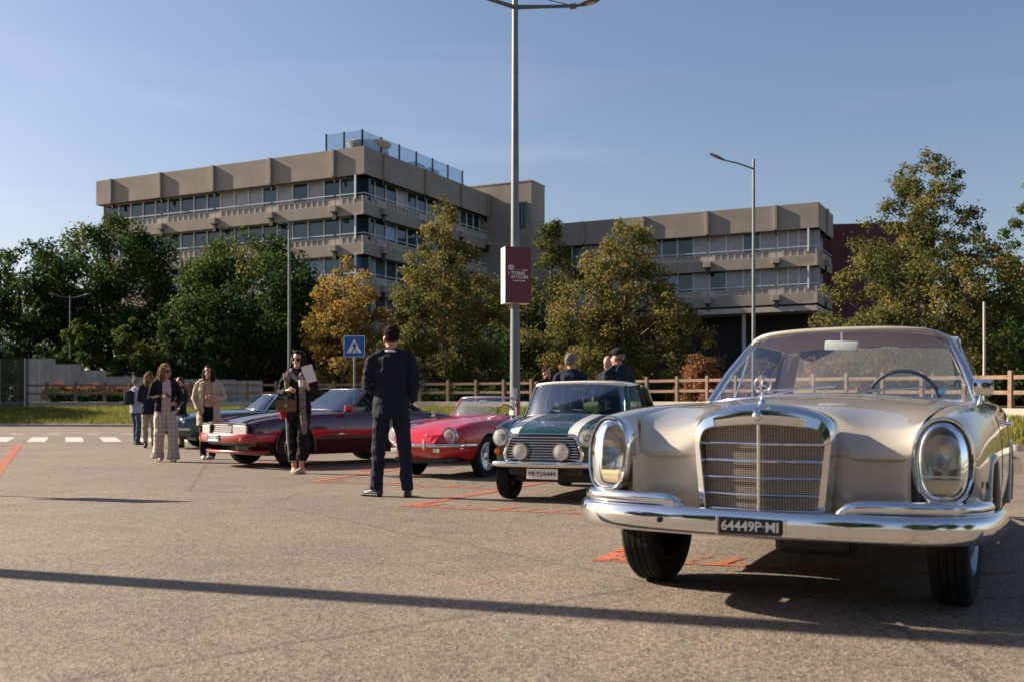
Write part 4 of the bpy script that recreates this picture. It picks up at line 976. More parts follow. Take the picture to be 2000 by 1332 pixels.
MB().lathe([(.014, 0), (.012, .01), (.001, .014)], 12, T(.43, .868, .425) @ RX(-PI/2)).obj('bumper_bolt', blackp, cp)
# wheels
for s in (-1, 1):
    wheel(cp, s*.742, 0, .325, .178, 'disc', .19, steer=R(-3)); wheel(cp, s*.742, -2.75, .325, .178, 'disc', .19)
# greenhouse
wb = bez([(0, -.78, .998), (.34, -.80, .992), (.60, -.87, .978), (.735, -.99, .962), (.785, -1.10, .957)], 5)
wt = bez([(0, -1.285, 1.415), (.26, -1.298, 1.411), (.46, -1.34, 1.397), (.56, -1.41, 1.372), (.60, -1.47, 1.345)], 5)
def fullc(c): c = [tuple(p) for p in c]; return mir(c)[:0:-1]+c
surf('windscreen', ruled(fullc(wb), fullc(wt), 8, .035), glass_car, cp)
rb = bez([(0, -3.20, .985), (.3, -3.17, .98), (.53, -3.05, .972), (.66, -2.88, .966), (.71, -2.72, .962)], 5)
rt = bez([(0, -2.66, 1.385), (.25, -2.645, 1.382), (.43, -2.60, 1.37), (.54, -2.52, 1.352), (.58, -2.44, 1.338)], 5)
surf('rear_window', ruled(fullc(rb), fullc(rt), 7, -.03), glass_car, cp)
MB().tube(fullc(wt), .017, 7).obj('header_trim', cream, cp, 60)
MB().tube(fullc(wb), .010, 6).obj('windscreen_seal', chrome, cp, 60)
MB().tube(fullc(rt), .012, 6).obj('rear_header', chrome, cp, 60); MB().tube(fullc(rb), .010, 6).obj('rear_window_seal', chrome, cp, 60)
rf = []
for t, crown in zip(np.linspace(0, 1, 7), (0, .022, .034, .038, .034, .022, 0)):
    fr = [Vector(p) for p in (wt[0], wt[5], wt[10], wt[15], wt[20])]; re = [Vector(p) for p in (rt[0], rt[5], rt[10], rt[15], rt[20])]
    row = [a.lerp(b, t) for a, b in zip(fr, re)]; row[-1].x += .035*math.sin(PI*t); row[-2].x += .03*math.sin(PI*t)
    rf.append([tuple(p+Vector((0, 0, crown*(1-.55*(i/4)**2)+.012))) for i, p in enumerate(row)])
surf('roof', bsurf(sym(rf), 6, 6), cream, cp)
hl = bsurf(sym(rf), 3, 4); hl[..., 2] -= .028; hl[..., 0] *= .97; surf('headliner', hl, beige_l, cp)
for s in (-1, 1):
    rail = [(s*p[-1][0], p[-1][1], p[-1][2]-.004) for p in rf]; rail = bez(rail, 4)
    A0 = (s*.785, -1.10, .957); C0 = (s*.715, -2.70, .962); A1 = (s*wt[-1].x, wt[-1].y, wt[-1].z); C1 = (s*rt[-1].x, rt[-1].y, rt[-1].z)
    MB().tube([A0, tuple((Vector(A0)+Vector(A1))/2+Vector((s*.01, .012, 0))), A1], [.034, .030, .026], 8, flat=(1, .8)).obj('windscreen_pillar', chrome, cp, 60)
    MB().tube(rail, .014, 7).obj('drip_rail', chrome, cp, 60)
    belt = [(s*(.785-.012*t+.012*math.sin(PI*t)), -1.10-1.63*t, .964) for t in np.linspace(0, 1, len(rail))]
    MB().tube(belt, .011, 6).obj('belt_trim', chrome, cp, 60)
    surf('side_glass', ruled(belt, rail, 6, s*.02, (1, 0, 0)), glass_car, cp)
    # slim rear pillar with body-colour root
    cpl = np.array([[tuple(Vector(a).lerp(Vector(b), t)) for a, b in zip([(s*.745, -2.55, .958), (s*.738, -2.74, .958), (s*.69, -2.90, .962)], [(s*.615, -2.38, 1.345), (s*.60, -2.50, 1.348), (s*.545, -2.56, 1.355)])] for t in np.linspace(0, 1, 6)])
    surf('rear_pillar', cpl, cream, cp); cpi = cpl.copy(); cpi[..., 0] -= s*.03; surf('pillar_lining', cpi, beige_l, cp)
    MB().tube([(s*.74, -1.50, .962), (s*.638, -1.64, 1.37)], .008, 6).obj('quarter_light_bar', chrome, cp, 60)
    # inner door, handle, lower trim
    MB().box((s*.70, -1.75, .74), (.04, 1.4, .42)).obj('door_card', cognac, cp)
    xh = side_x(GS, -1.7, .83); MB().tube([(s*(xh-.002), -1.78, .83), (s*(xh+.028), -1.82, .835), (s*(xh+.028), -1.94, .835), (s*(xh-.002), -1.98, .83)], [.008, .013, .013, .008], 8).obj('door_handle', chrome, cp, 60)
    MB().tube([(s*(side_x(GS, yy, .29)+.002), yy, .29) for yy in np.linspace(-.42, -2.36, 9)], .011, 7).obj('sill_trim', chrome, cp, 60)
    for yg in (-.80, -2.06):
        MB().tube([(s*(side_x(GS, yg, z)+.0005), yg, z) for z in np.linspace(.26, .93, 12)], .0022, 4).obj('door_gap', blackp, cp)
    MB().lathe([(.018, 0), (.015, .012), (.001, .016)], 10, T(s*.892, .48, .60) @ RY(s*PI/2)).obj('side_reflector', mat('dark_amber', (.12, .03, .01), .3), cp)
# mirror on the driver's side (-x)
MB().tube([(-.795, -.985, .955), (-.80, -.99, .985), (-.805, -.99, 1.01)], [.012, .009, .01], 8).obj('mirror_stalk', chrome, cp, 60)
MB().box((0, 0, 0), (.115, .05, .09), bev=.018).obj('door_mirror', chrome, cp, 50, T(-.81, -.99, 1.045) @ RZ(R(12)))
MB().box((0, 0, 0), (.21, .03, .062), bev=.014).obj('interior_mirror', mat('mirror_white', (.62, .63, .62), .35), cp, 50, T(.0, -1.29, 1.315) @ RZ(R(-6)) @ RY(R(-4)))
MB().tube([(0, -1.305, 1.32), (0, -1.30, 1.41)], .008, 6).obj('mirror_stem', chrome, cp)
# interior
MB().box((0, -1.07, .90), (1.36, .30, .12), bev=.04).obj('dashboard', dash_m, cp); MB().box((0, -1.0, .955), (1.3, .26, .03), bev=.01).obj('dash_top', blackp, cp)
steering(cp, -.36, -1.33, .965, blackp, .205, 66)
for x in (-.36, .36): seat(cp, x, -1.78, .50, cognac, .56, .46)
MB().box((0, -2.75, .66), (1.25, .16, .46), bev=.06).obj('rear_bench', cognac, cp); MB().box((0, -3.0, .925), (1.3, .42, .03)).obj('parcel_shelf', beige_l, cp)
MB().box((0, -1.95, .42), (1.42, 2.0, .04)).obj('cabin_floor', blackp, cp)
for x0 in (-.06, .34):
    pass
wiper(cp, (-.12, -.79, 1.008), (-.36, -.885, 1.04), (-.19, -.085, .012)); wiper(cp, (.42, -.85, .99), (.16, -.855, 1.045), (-.2, .01, .012))
MB().lathe([(.021, 0), (.02, .003), (.001, .004)], 16, T(-.60, -1.0, 1.025) @ RX(R(-52)) @ RZ(0)).obj('window_sticker', mat('sticker_blue', (.03, .12, .3), .5), cp)
MB().box((-.29, -.36, .993), (.045, .012, .004)).obj('washer_jet', chrome, cp)
# ---------------------------------------------------------------- small green car
green_p = paint('dark_green_paint', (.006, .045, .035), .2); white_p = paint('white_paint', (.72, .70, .66), .3); amber = mat('amber_lens', (.75, .16, .01), .2)
darkint = mat('dark_interior_trim', (.02, .02, .022), .8)
KS = .89
mi = thing('small_car', 'small dark green car with white bonnet stripes, white roof and two fog lamps', 'car', (.475, 10.17, 0), PI-.374)
mi.scale = (KS, KS, KS*1.03)
sd = []
for y, c in ((.50, [(.60, .36), (.655, .44), (.66, .58), (.635, .70), (.575, .775), (.50, .785), (.43, .75), (.42, .6)]),
 (.40, [(.62, .32), (.675, .42), (.68, .60), (.66, .74), (.60, .83), (.52, .845), (.44, .80), (.42, .6)]),
 (.20, [(.64, .28), (.69, .42), (.695, .62), (.678, .78), (.62, .87), (.54, .885), (.46, .86), (.44, .6)]),
 (-.15, [(.66, .24), (.70, .42), (.703, .64), (.69, .81), (.64, .89), (.57, .905), (.50, .895), (.48, .6)]),
 (-.45, [(.66, .22), (.703, .42), (.705, .64), (.695, .82), (.665, .90), (.64, .915), (.60, .905), (.58, .6)]),
 (-1.2, [(.66, .22), (.703, .42), (.705, .64), (.697, .82), (.672, .90), (.65, .915), (.62, .905), (.60, .6)]),
 (-1.9, [(.66, .24), (.70, .42), (.70, .64), (.69, .82), (.66, .90), (.63, .91), (.59, .90), (.57, .6)]),
 (-2.4, [(.62, .34), (.67, .46), (.67, .64), (.65, .80), (.60, .87), (.55, .875), (.5, .86), (.48, .6)]),
 (-2.52, [(.56, .4), (.60, .5), (.60, .64), (.58, .76), (.54, .82), (.5, .82), (.46, .8), (.44, .6)])): sd.append(st(y, c))
AM = [(0, .255, .285), (-2.036, .255, .285)]
both('body_side', sd, green_p, mi, 8, 5, AM)
for a in AM:
    arch_lip(mi, lambda y, z: .700-.03*max(0, y-.05), *a, .018, a0=.35 if a[0] > -1 else -.1, m=mat('arch_black', (.02, .02, .02), .5))
    for s in (-1, 1): wheel_well(mi, s*.6, a[0], a[2]*.98, .2); wheel(mi, s*.60, a[0], .255, .165, '8', .15)
hx = [0, .12, .26, .38, .46]
hd = [[(x*k, y, z) for x, z in zip(hx, zs)] for y, k, zs in ((-.42, 1.22, (.945, .944, .94, .93, .912)), (-.2, 1.12, (.93, .928, .92, .908, .90)), (.1, 1.03, (.895, .892, .882, .873, .872)), (.35, 1., (.845, .842, .832, .825, .83)), (.49, 1., (.80, .797, .785, .775, .775)), (.54, 1., (.76, .757, .745, .735, .735)), (.545, 1., (.715, .714, .705, .70, .70)))]
Gh = bsurf(sym(hd), 7, 7); surf('bonnet', Gh, green_p, mi); Gf = bsurf(sym(hd), 7, 40)
for s in (-1, 1):
    G2_ = Gf.copy(); G2_[..., 2] += .003; G2_[..., 1] += .002
    surf('bonnet_stripe', G2_, white_p, mi, keep=lambda c: (c[:, 0]*s > .285) & (c[:, 0]*s < .40) & (c[:, 1] > -.40))
# grille panel and grille
fp_ = [[(x, y, z) for x, y in ((0, .535), (.25, .53), (.42, .51), (.52, .49), (.60, .46), (.655, .40))] for z in (.73, .62, .50, .40, .36)]
surf('front_panel', bsurf(sym(fp_), 4, 4), green_p, mi)
gout = [(.0, .735), (.30, .73), (.36, .70), (.425, .56), (.43, .50), (.40, .455), (.30, .445), (0, .44)]
gc = [(p.x, p.y) for p in bez([(a, b, 0) for a, b in gout], 4)]; gc = gc+[(-a, b) for a, b in gc[-2:0:-1]]
MB().grid([[(x*k, .545-.10*x*x+d, .59+(z-.59)*k) for x, z in gc] for k, d in ((1.06, -.03), (1.07, .012), (1.03, .022), (.98, .016), (.96, -.01))], closed_v=True).obj('grille_surround', chrome, mi, 50)
MB().add([(x, .535-.1*x*x, z) for x, z in gc], [tuple(range(len(gc)))]).obj('grille_back', blackp, mi)
gb = MB()
for i in range(9):
    z = .47+i*.0285; hw = .405 if z < .56 else .405-(z-.56)*.42
    gb.tube([(x, .556-.10*x*x, z+.003*math.cos(x*3)) for x in np.linspace(-hw, hw, 9)], .0115, 6, flat=(1.2, .8))
gb.obj('grille_slats', chrome, mi, 60)
for s in (-1, 1):
    round_lamp(mi, s*.50, .535, .70, .092, yaw=-s*R(6), pitch=R(6))
    round_lamp(mi, s*.235, .63, .555, .080, 'fog_lamp', depth=.05)
    MB().lathe([(.036, -.02), (.034, .01), (.02, .03), (.001, .034)], 16, T(s*.555, .495, .545) @ RX(-PI/2)).obj('indicator', amber, mi, 60)
    MB().box((0, 0, 0), (.04, .10, .055), bev=.012).obj('door_mirror', white_p, mi, 50, T(s*.755, -.48, .955) @ RZ(s*.9))
    MB().tube([(s*.68, -.47, .915), (s*.735, -.47, .94)], .01, 6).obj('mirror_stalk', chrome, mi)
bumper('bumper', bez([(-.665, .28, .415), (-.655, .40, .415), (-.58, .50, .415), (-.3, .565, .415), (0, .58, .415), (.3, .565, .415), (.58, .50, .415), (.655, .40, .415), (.665, .28, .415)], 4), .022, .032, chrome, mi)
MB().box((0, .44, .345), (.86, .04, .10), bev=.02).obj('valance', blackp, mi); MB().box((0, -1.0, .27), (1.1, 2.2, .14)).obj('underbody', blackp, mi)
plate(mi, 'MI·92A444', 0, .565, .315, .36, .11, plate_white, ink, .076, space=.93, bold=.0)
# winged badge
bd = MB().lathe([(.024, 0), (.02, .006), (.001, .008)], 16, T(0, .445, .833) @ RX(-R(55)))
for s in (-1, 1): bd.prism([(s*.02, -.012), (s*.105, .010), (s*.10, .022), (s*.02, .016)][::s], 0, .004, T(0, .445, .833) @ RX(-R(55)) @ RX(0))
bd.obj('winged_badge', chrome, mi); MB().box((.26, .30, .87), (.10, .014, .004)).obj('name_script', chrome, mi, M=RX(0))
# greenhouse
def house(car, wb, wt, rb, rt, roofm, pillm, gl, crown, belt_x, belt_z, trim=chrome, trim_r=.008, quarter=None, lining=None, pr=.03):
    surf('windscreen', ruled(fullc(wb), fullc(wt), 7, .02), gl, car); surf('rear_window', ruled(fullc(rb), fullc(rt), 6, -.02), gl, car)
    for c in (wb, wt, rt, rb): MB().tube(fullc(c), trim_r, 6).obj('window_trim', trim, car, 60)
    n = len(wt)-1; ix = [0, n//4, n//2, 3*n//4, n]; rf = []
    for t in np.linspace(0, 1, 7):
        row = [Vector(wt[i]).lerp(Vector(rt[i]), t) for i in ix]; row[-1].x += .03*math.sin(PI*t); row[-2].x += .025*math.sin(PI*t)
        rf.append([tuple(p+Vector((0, 0, crown*math.sin(PI*t)*(1-.5*(i/4)**2)+.012))) for i, p in enumerate(row)])
    surf('roof', bsurf(sym(rf), 5, 5), roofm, car)
    hl = bsurf(sym(rf), 3, 3); hl[..., 2] -= .03; hl[..., 0] *= .97; surf('headliner', hl, lining or darkint, car)
    for s in (-1, 1):
        rail = bez([(s*p[-1][0], p[-1][1], p[-1][2]-.006) for p in rf], 4); MB().tube(rail, .014, 6).obj('gutter', trim, car, 60)
        a0 = (s*wb[-1].x, wb[-1].y, wb[-1].z); a1 = (s*wt[-1].x, wt[-1].y, wt[-1].z); r0 = (s*rb[-1].x, rb[-1].y, rb[-1].z); r1 = (s*rt[-1].x, rt[-1].y, rt[-1].z)
        MB().tube([a0, a1], pr, 7).obj('windscreen_pillar', pillm, car, 60); MB().tube([r0, r1], pr*1.8, 7).obj('rear_pillar', pillm, car, 60)
        belt = [(s*belt_x, a0[1]+(r0[1]-a0[1])*t, belt_z) for t in np.linspace(0, 1, len(rail))]
        surf('side_glass', ruled(belt, rail, 5, s*.015, (1, 0, 0)), gl, car); MB().tube(belt, trim_r, 6).obj('belt_trim', trim, car, 60)
        if quarter:
            i = int(len(rail)*quarter); MB().tube([belt[i], rail[i]], .022, 6).obj('door_pillar', pillm, car, 60)
    return rf
house(mi, bez([(0, -.40, .94), (.3, -.42, .935), (.50, -.48, .925), (.60, -.56, .915), (.63, -.62, .912)], 4), bez([(0, -.70, 1.295), (.25, -.71, 1.292), (.43, -.735, 1.282), (.53, -.78, 1.27), (.56, -.83, 1.262)], 4),
      bez([(0, -2.32, .92), (.3, -2.30, .918), (.46, -2.24, .915), (.55, -2.16, .912), (.60, -2.05, .912)], 4), bez([(0, -2.05, 1.29), (.25, -2.04, 1.288), (.40, -2.0, 1.28), (.49, -1.93, 1.27), (.53, -1.86, 1.262)], 4),
      white_p, green_p, glass_dark, .05, .672, .915, quarter=.52)
MB().tube(fullc(bez([(0, -.705, 1.305), (.25, -.715, 1.302), (.43, -.74, 1.293), (.53, -.785, 1.282), (.56, -.835, 1.274)], 4)), .022, 8).obj('roof_lip', white_p, mi, 60)
for x in (-.3, .3): seat(mi, x, -1.2, .42, darkint, .46, .55)
steering(mi, -.3, -.80, .86, blackp, .17, 40); MB().box((0, -.62, .84), (1.2, .2, .12), bev=.03).obj('dashboard', darkint, mi); MB().box((0, -1.3, .40), (1.2, 1.8, .03)).obj('cabin_floor', darkint, mi)
MB().box((0, -.76, 1.24), (.17, .025, .05), bev=.01).obj('interior_mirror', chrome_dull, mi)
tl = [[(x, y, z) for x, z in zip((0, .25, .45, .52), zs)] for y, zs in ((-2.3, (.915, .91, .9, .88)), (-2.48, (.86, .855, .84, .82)), (-2.54, (.6, .6, .6, .6)), (-2.5, (.36, .36, .36, .36)))]; surf('tail_panel', bsurf(sym(tl), 4, 4), green_p, mi)
cwl = [[(0, -.38, .936), (.3, -.40, .932), (.52, -.45, .915), (.64, -.5, .905)], [(0, -.46, .94), (.3, -.48, .935), (.56, -.58, .915), (.66, -.66, .908)]]; surf('cowl', bsurf(sym(cwl), 3, 4), green_p, mi)
wiper(mi, (.10, -.43, .945), (.26, -.46, .985), (.13, -.03, .01)); wiper(mi, (-.34, -.45, .94), (-.16, -.45, .985), (.13, .02, .01))
# ---------------------------------------------------------------- red roadster
red_p = paint('red_paint', (.52, .012, .018), .2); tan_s = mat('black_seat', (.015, .015, .016), .55)
rd = thing('roadster', 'bright red open two-seat roadster with chrome shield grille and lattice wheels', 'car', (-.86, 13.72, 0), PI-.522)
rd.scale = (.83, .83, .83*1.12)
sd = []
for y, c in ((.80, [(.40, .36), (.50, .42), (.55, .50), (.52, .58), (.47, .63), (.42, .65), (.36, .655), (.34, .6)]),
 (.60, [(.62, .30), (.70, .42), (.72, .54), (.69, .65), (.62, .725), (.54, .745), (.44, .725), (.42, .6)]),
 (.35, [(.68, .26), (.765, .42), (.78, .56), (.755, .70), (.67, .785), (.58, .80), (.47, .775), (.45, .6)]),
 (-.0, [(.70, .24), (.79, .42), (.805, .57), (.78, .73), (.69, .815), (.60, .83), (.49, .81), (.47, .6)]),
 (-.5, [(.72, .22), (.80, .40), (.815, .57), (.79, .74), (.715, .825), (.64, .84), (.56, .83), (.54, .6)]),
 (-1.0, [(.72, .20), (.80, .38), (.815, .56), (.795, .74), (.74, .83), (.69, .845), (.64, .835), (.62, .6)]),
 (-1.7, [(.72, .20), (.80, .38), (.815, .56), (.795, .74), (.74, .83), (.69, .845), (.64, .835), (.62, .6)]),
 (-2.2, [(.71, .22), (.80, .40), (.81, .56), (.785, .74), (.72, .825), (.65, .845), (.56, .84), (.54, .6)]),
 (-2.9, [(.62, .30), (.74, .42), (.75, .56), (.72, .70), (.62, .77), (.52, .785), (.42, .78), (.40, .6)]),
 (-3.3, [(.42, .40), (.50, .48), (.52, .56), (.48, .64), (.42, .68), (.36, .685), (.3, .68), (.28, .6)])): sd.append(st(y, c))
AM = [(0, .30, .34), (-2.25, .30, .34)]
both('body_side', sd, red_p, rd, 8, 5, AM)
for a in AM:
    for s in (-1, 1): wheel_well(rd, s*.66, a[0], a[2]*.98, .2); wheel(rd, s*.67, a[0], .30, .165, 'lattice', .205)
hx = [0, .15, .30, .42, .50]
hd = [[(x*k, y, z) for x, z in zip(hx, zs)] for y, k, zs in ((-.85, 1.28, (.90, .898, .89, .872, .842)), (-.5, 1.16, (.88, .878, .868, .85, .836)), (0, 1.0, (.845, .842, .832, .815, .81)), (.4, .94, (.79, .786, .775, .765, .77)), (.68, .9, (.71, .707, .70, .695, .70)), (.86, .8, (.63, .628, .622, .62, .62)), (.95, .72, (.55, .55, .545, .54, .54)), (.96, .7, (.46, .46, .46, .46, .46)), (.92, .72, (.36, .36, .36, .36, .37)), (.78, .8, (.28, .28, .28, .28, .3)))]
surf('bonnet', bsurf(sym(hd), 6, 6), red_p, rd)
fpn = [[(.28, .952, z), (.38, .92, z), (.47, .86, z), (.58, .74, z), (.68, .60, z), (.735, .48, z)] for z in (.62, .55, .46, .36, .29)]
fpn[0] = [(x, y-.05, z) for x, y, z in fpn[0]]; fpn[-1] = [(x*.95, y-.12, z) for x, y, z in fpn[-1]]
both('nose_panel', fpn, red_p, rd, 4, 5)
MB().box((0, .55, .27), (1.1, .4, .06), bev=.02).obj('undertray', blackp, rd); MB().box((0, -1.2, .25), (1.2, 3.0, .12)).obj('underbody', blackp, rd)
for s in (-1, 1):
    round_lamp(rd, s*.53, .79, .612, .105, yaw=-s*R(14), pitch=R(8), depth=.16)
    pts = [(s*.0, .985, .475), (s*.3, .965, .475), (s*.48, .88, .475), (s*.62, .74, .475), (s*.72, .58, .475), (s*.78, .40, .475)]; pts = bez(pts if s > 0 else pts[::-1], 4); bumper('bumper', pts, .018, .024, chrome, rd)
    MB().box((s*.40, .965, .405), (.12, .02, .06), bev=.01).obj('indicator', mat('clear_lamp', (.6, .58, .52), .2), rd, M=None)
    MB().lathe([(.03, 0), (.045, .02), (.04, .045), (.001, .05)], 14, T(s*.80, -.72, .90) @ RX(-PI/2)).obj('door_mirror', chrome, rd, 60); MB().tube([(s*.76, -.72, .83), (s*.80, -.72, .89)], .01, 6).obj('mirror_stalk', chrome, rd)
for s in (-1, 1): MB().box((s*.20, .995, .49), (.035, .05, .15), bev=.014).obj('overrider', chrome, rd, 50)
MB().lathe([(.022, 0), (.018, .006), (.001, .008)], 14, T(-.16, .885, .617) @ RX(-R(60))).obj('nose_badge', chrome, rd)
# open cabin
wbr = bez([(0, -.86, .895), (.3, -.875, .89), (.52, -.93, .872), (.64, -1.02, .852), (.675, -1.08, .845)], 4); wtr = bez([(0, -1.10, 1.165), (.28, -1.11, 1.162), (.45, -1.145, 1.152), (.54, -1.20, 1.14), (.565, -1.24, 1.13)], 4)
surf('windscreen', ruled(fullc(wbr), fullc(wtr), 6, .02), glass_car, rd); MB().tube(fullc(wtr), .016, 7).obj('windscreen_frame', chrome, rd, 60); MB().tube(fullc(wbr), .012, 7).obj('windscreen_base', chrome, rd, 60)
for s in (-1, 1): MB().tube([(s*wbr[-1].x, wbr[-1].y, wbr[-1].z), (s*wtr[-1].x, wtr[-1].y, wtr[-1].z)], .02, 7).obj('windscreen_pillar', red_p, rd, 60)
cwl = [[(0, -.80, .895), (.3, -.82, .888), (.5, -.86, .868), (.64, -.92, .846)], [(0, -.96, .90), (.3, -.97, .892), (.52, -1.02, .872), (.66, -1.1, .848)]]; surf('cowl', bsurf(sym(cwl), 3, 4), red_p, rd)
MB().box((0, -1.06, .82), (1.2, .22, .12), bev=.04).obj('dashboard', blackp, rd); steering(rd, -.34, -1.30, .87, mat('wood_rim', (.10, .04, .015), .35), .19, 68)
for x in (-.33, .33): seat(rd, x, -1.62, .42, tan_s, .46, .44)
MB().box((0, -1.5, .33), (1.25, 1.3, .04)).obj('cabin_floor', darkint, rd)
for s in (-1, 1): MB().box((s*.635, -1.4, .6), (.03, 1.0, .45)).obj('door_card', tan_s, rd)
tk = [[(x, y, z) for x, z in zip((0, .25, .5, .66), zs)] for y, zs in ((-1.92, (.85, .85, .85, .845)), (-2.1, (.88, .878, .868, .845)), (-2.6, (.84, .835, .82, .80)), (-3.1, (.74, .735, .72, .70)), (-3.35, (.62, .62, .6, .56)), (-3.38, (.4, .4, .4, .4)))]; surf('boot_lid', bsurf(sym(tk), 4, 4), red_p, rd)
MB().box((0, -1.09, 1.09), (.16, .025, .05), bev=.01).obj('interior_mirror', chrome_dull, rd); MB().tube([(.44, -.845, .886), (.30, -.865, .91), (.05, -.87, .925)], .006, 5).obj('wiper', chrome, rd); MB().tube([(-.12, -.845, .90), (-.3, -.88, .915), (-.48, -.93, .9)], .006, 5).obj('wiper', chrome, rd)
# ---------------------------------------------------------------- dark maroon coupe
maroon = paint('maroon_paint', (.050, .005, .011), .16); mar = thing('coupe', 'dark maroon grand tourer with rectangular headlamps and body-coloured bumper', 'car', (-3.93, 16.2, 0), PI-.80)
mar.scale = (.92, .92, .92*1.07)
sd = []
for y, c in ((.80, [(.70, .30), (.80, .40), (.825, .50), (.82, .60), (.79, .685), (.70, .705), (.58, .71), (.5, .6)]),
 (.60, [(.74, .26), (.85, .38), (.87, .52), (.865, .64), (.825, .735), (.72, .76), (.60, .765), (.52, .6)]),
 (.2, [(.78, .24), (.89, .38), (.905, .54), (.895, .68), (.84, .79), (.74, .815), (.62, .82), (.54, .6)]),
 (-.4, [(.80, .22), (.90, .37), (.915, .54), (.90, .70), (.845, .825), (.76, .85), (.66, .855), (.6, .6)]),
 (-.9, [(.80, .20), (.90, .36), (.915, .54), (.90, .71), (.85, .84), (.79, .865), (.73, .87), (.70, .6)]),
 (-1.6, [(.80, .20), (.90, .36), (.915, .54), (.90, .71), (.855, .85), (.80, .875), (.74, .88), (.71, .6)]),
 (-2.3, [(.80, .22), (.905, .37), (.92, .55), (.905, .72), (.86, .86), (.80, .885), (.73, .885), (.7, .6)]),
 (-3.0, [(.76, .26), (.88, .40), (.90, .56), (.885, .73), (.83, .86), (.76, .88), (.66, .88), (.6, .6)]),
 (-3.6, [(.66, .36), (.80, .46), (.82, .58), (.80, .72), (.74, .82), (.66, .84), (.56, .84), (.5, .6)]),
 (-3.75, [(.6, .4), (.72, .5), (.74, .58), (.72, .68), (.66, .76), (.6, .78), (.5, .78), (.45, .6)])): sd.append(st(y, c))
AM = [(0, .33, .375), (-2.61, .33, .375)]
GM = bsurf(sd, 8, 5)
both('body_side', sd, maroon, mar, 8, 5, AM)
for a in AM:
    arch_lip(mar, lambda y, z: .905-.02*max(0, y), *a, .014, maroon)
    for s in (-1, 1): wheel_well(mar, s*.76, a[0], a[2]*.98, .25); wheel(mar, s*.765, a[0], .33, .22, '5', .205)
hx = [0, .18, .36, .5, .62]
hd = [[(x*k, y, z) for x, z in zip(hx, zs)] for y, k, zs in ((-.9, 1.2, (.92, .915, .90, .885, .872)), (-.4, 1.1, (.905, .895, .872, .862, .858)), (.2, 1.02, (.85, .838, .815, .812, .82)), (.6, .98, (.785, .775, .758, .757, .765)), (.82, .96, (.725, .72, .712, .71, .712)), (.88, .95, (.70, .695, .69, .688, .69)))]
surf('bonnet', bsurf(sym(hd), 6, 6), maroon, mar)
MB().box((0, .83, .60), (1.5, .06, .20), bev=.01).obj('nose_recess', blackp, mar)
gr = MB()
for i in range(5): gr.box((0, .885-.01*i, .545+.032*i), (.62-.02*i, .012, .014))
gr.obj('grille_bars', chrome, mar); MB().box((0, .90, .675), (.5, .02, .012)).obj('grille_trim', chrome, mar)
hm = mat('lamp_clear', (.55, .56, .54), .15, .3)
for s in (-1, 1):
    h = MB().box((0, 0, 0), (.36, .06, .135), bev=.012).obj('headlight', hm, mar, T(s*.575, .855, .60) @ RZ(-s*R(8)))
    for q in range(5): MB().box((-.14+.07*q, .031, 0), (.006, .004, .11)).obj('lens_rib', lamp_silver, h)
    MB().box((0, 0, 0), (.40, .05, .165), bev=.015).obj('headlight_bezel', blackp, mar, T(s*.575, .842, .60) @ RZ(-s*R(8)))
    MB().box((0, 0, 0), (.25, .03, .05), bev=.008).obj('indicator', amber, mar, T(s*.60, .948, .455) @ RZ(-s*R(12)))
    MB().box((0, 0, 0), (.06, .16, .10), bev=.025).obj('door_mirror', mat('red_mirror', (.35, .01, .015), .2), mar, 50, T(s*.965, -1.02, .935))
    MB().tube([(s*.86, -1.0, .87), (s*.95, -1.0, .92)], .018, 6).obj('mirror_stalk', blackp, mar)
    MB().tube([(s*(side_x(GM, -.98, z)+.0005), -.98, z) for z in np.linspace(.24, .84, 10)], .003, 5).obj('door_gap', blackp, mar)
    MB().tube([(s*(side_x(GM, yy, .50)), yy, .50) for yy in np.linspace(-.40, -2.2, 10)], .009, 5).obj('side_strip', red_p, mar)
bumper('bumper', bez([(-.855, .42, .47), (-.865, .66, .47), (-.80, .84, .47), (-.45, .95, .47), (0, .985, .47), (.45, .95, .47), (.80, .84, .47), (.865, .66, .47), (.855, .42, .47)], 4), .05, .075, mat('red_bumper', (.30, .010, .018), .2, coat=1.), mar, 3.2)
ap = [[(0, .93, .41), (.45, .90, .41), (.75, .80, .41), (.86, .55, .40)], [(0, .88, .33), (.45, .86, .33), (.75, .76, .33), (.86, .5, .32)]]; surf('air_dam', bsurf(sym(ap), 3, 4), blackp, mar)
bumper('chin_spoiler', bez([(-.84, .5, .255), (-.72, .74, .255), (-.4, .86, .255), (0, .90, .255), (.4, .86, .255), (.72, .74, .255), (.84, .5, .255)], 4), .06, .03, MATS['red_bumper'], mar, 2.4)
MB().box((0, -1.3, .26), (1.5, 3.6, .14)).obj('underbody', blackp, mar)
plate(mar, 'ZA 777 AE', .03, 1.04, .475, .42, .11, plate_white, ink, .075, flank=mat('plate_blue', (.02, .08, .4), .5))
house(mar, bez([(0, -.92, .915), (.35, -.94, .91), (.58, -1.0, .895), (.71, -1.10, .882), (.75, -1.18, .878)], 4), bez([(0, -1.52, 1.265), (.25, -1.53, 1.262), (.43, -1.56, 1.252), (.53, -1.61, 1.238), (.57, -1.66, 1.228)], 4),
      bez([(0, -3.15, .90), (.3, -3.12, .90), (.5, -3.04, .895), (.63, -2.92, .89), (.68, -2.82, .885)], 4), bez([(0, -2.42, 1.255), (.25, -2.41, 1.252), (.4, -2.38, 1.244), (.5, -2.32, 1.232), (.545, -2.26, 1.222)], 4),
      maroon, maroon, glass_dark, .02, .765, .882, quarter=.6, trim=blackp)
for x in (-.37, .37): seat(mar, x, -1.85, .42, darkint, .5, .52)
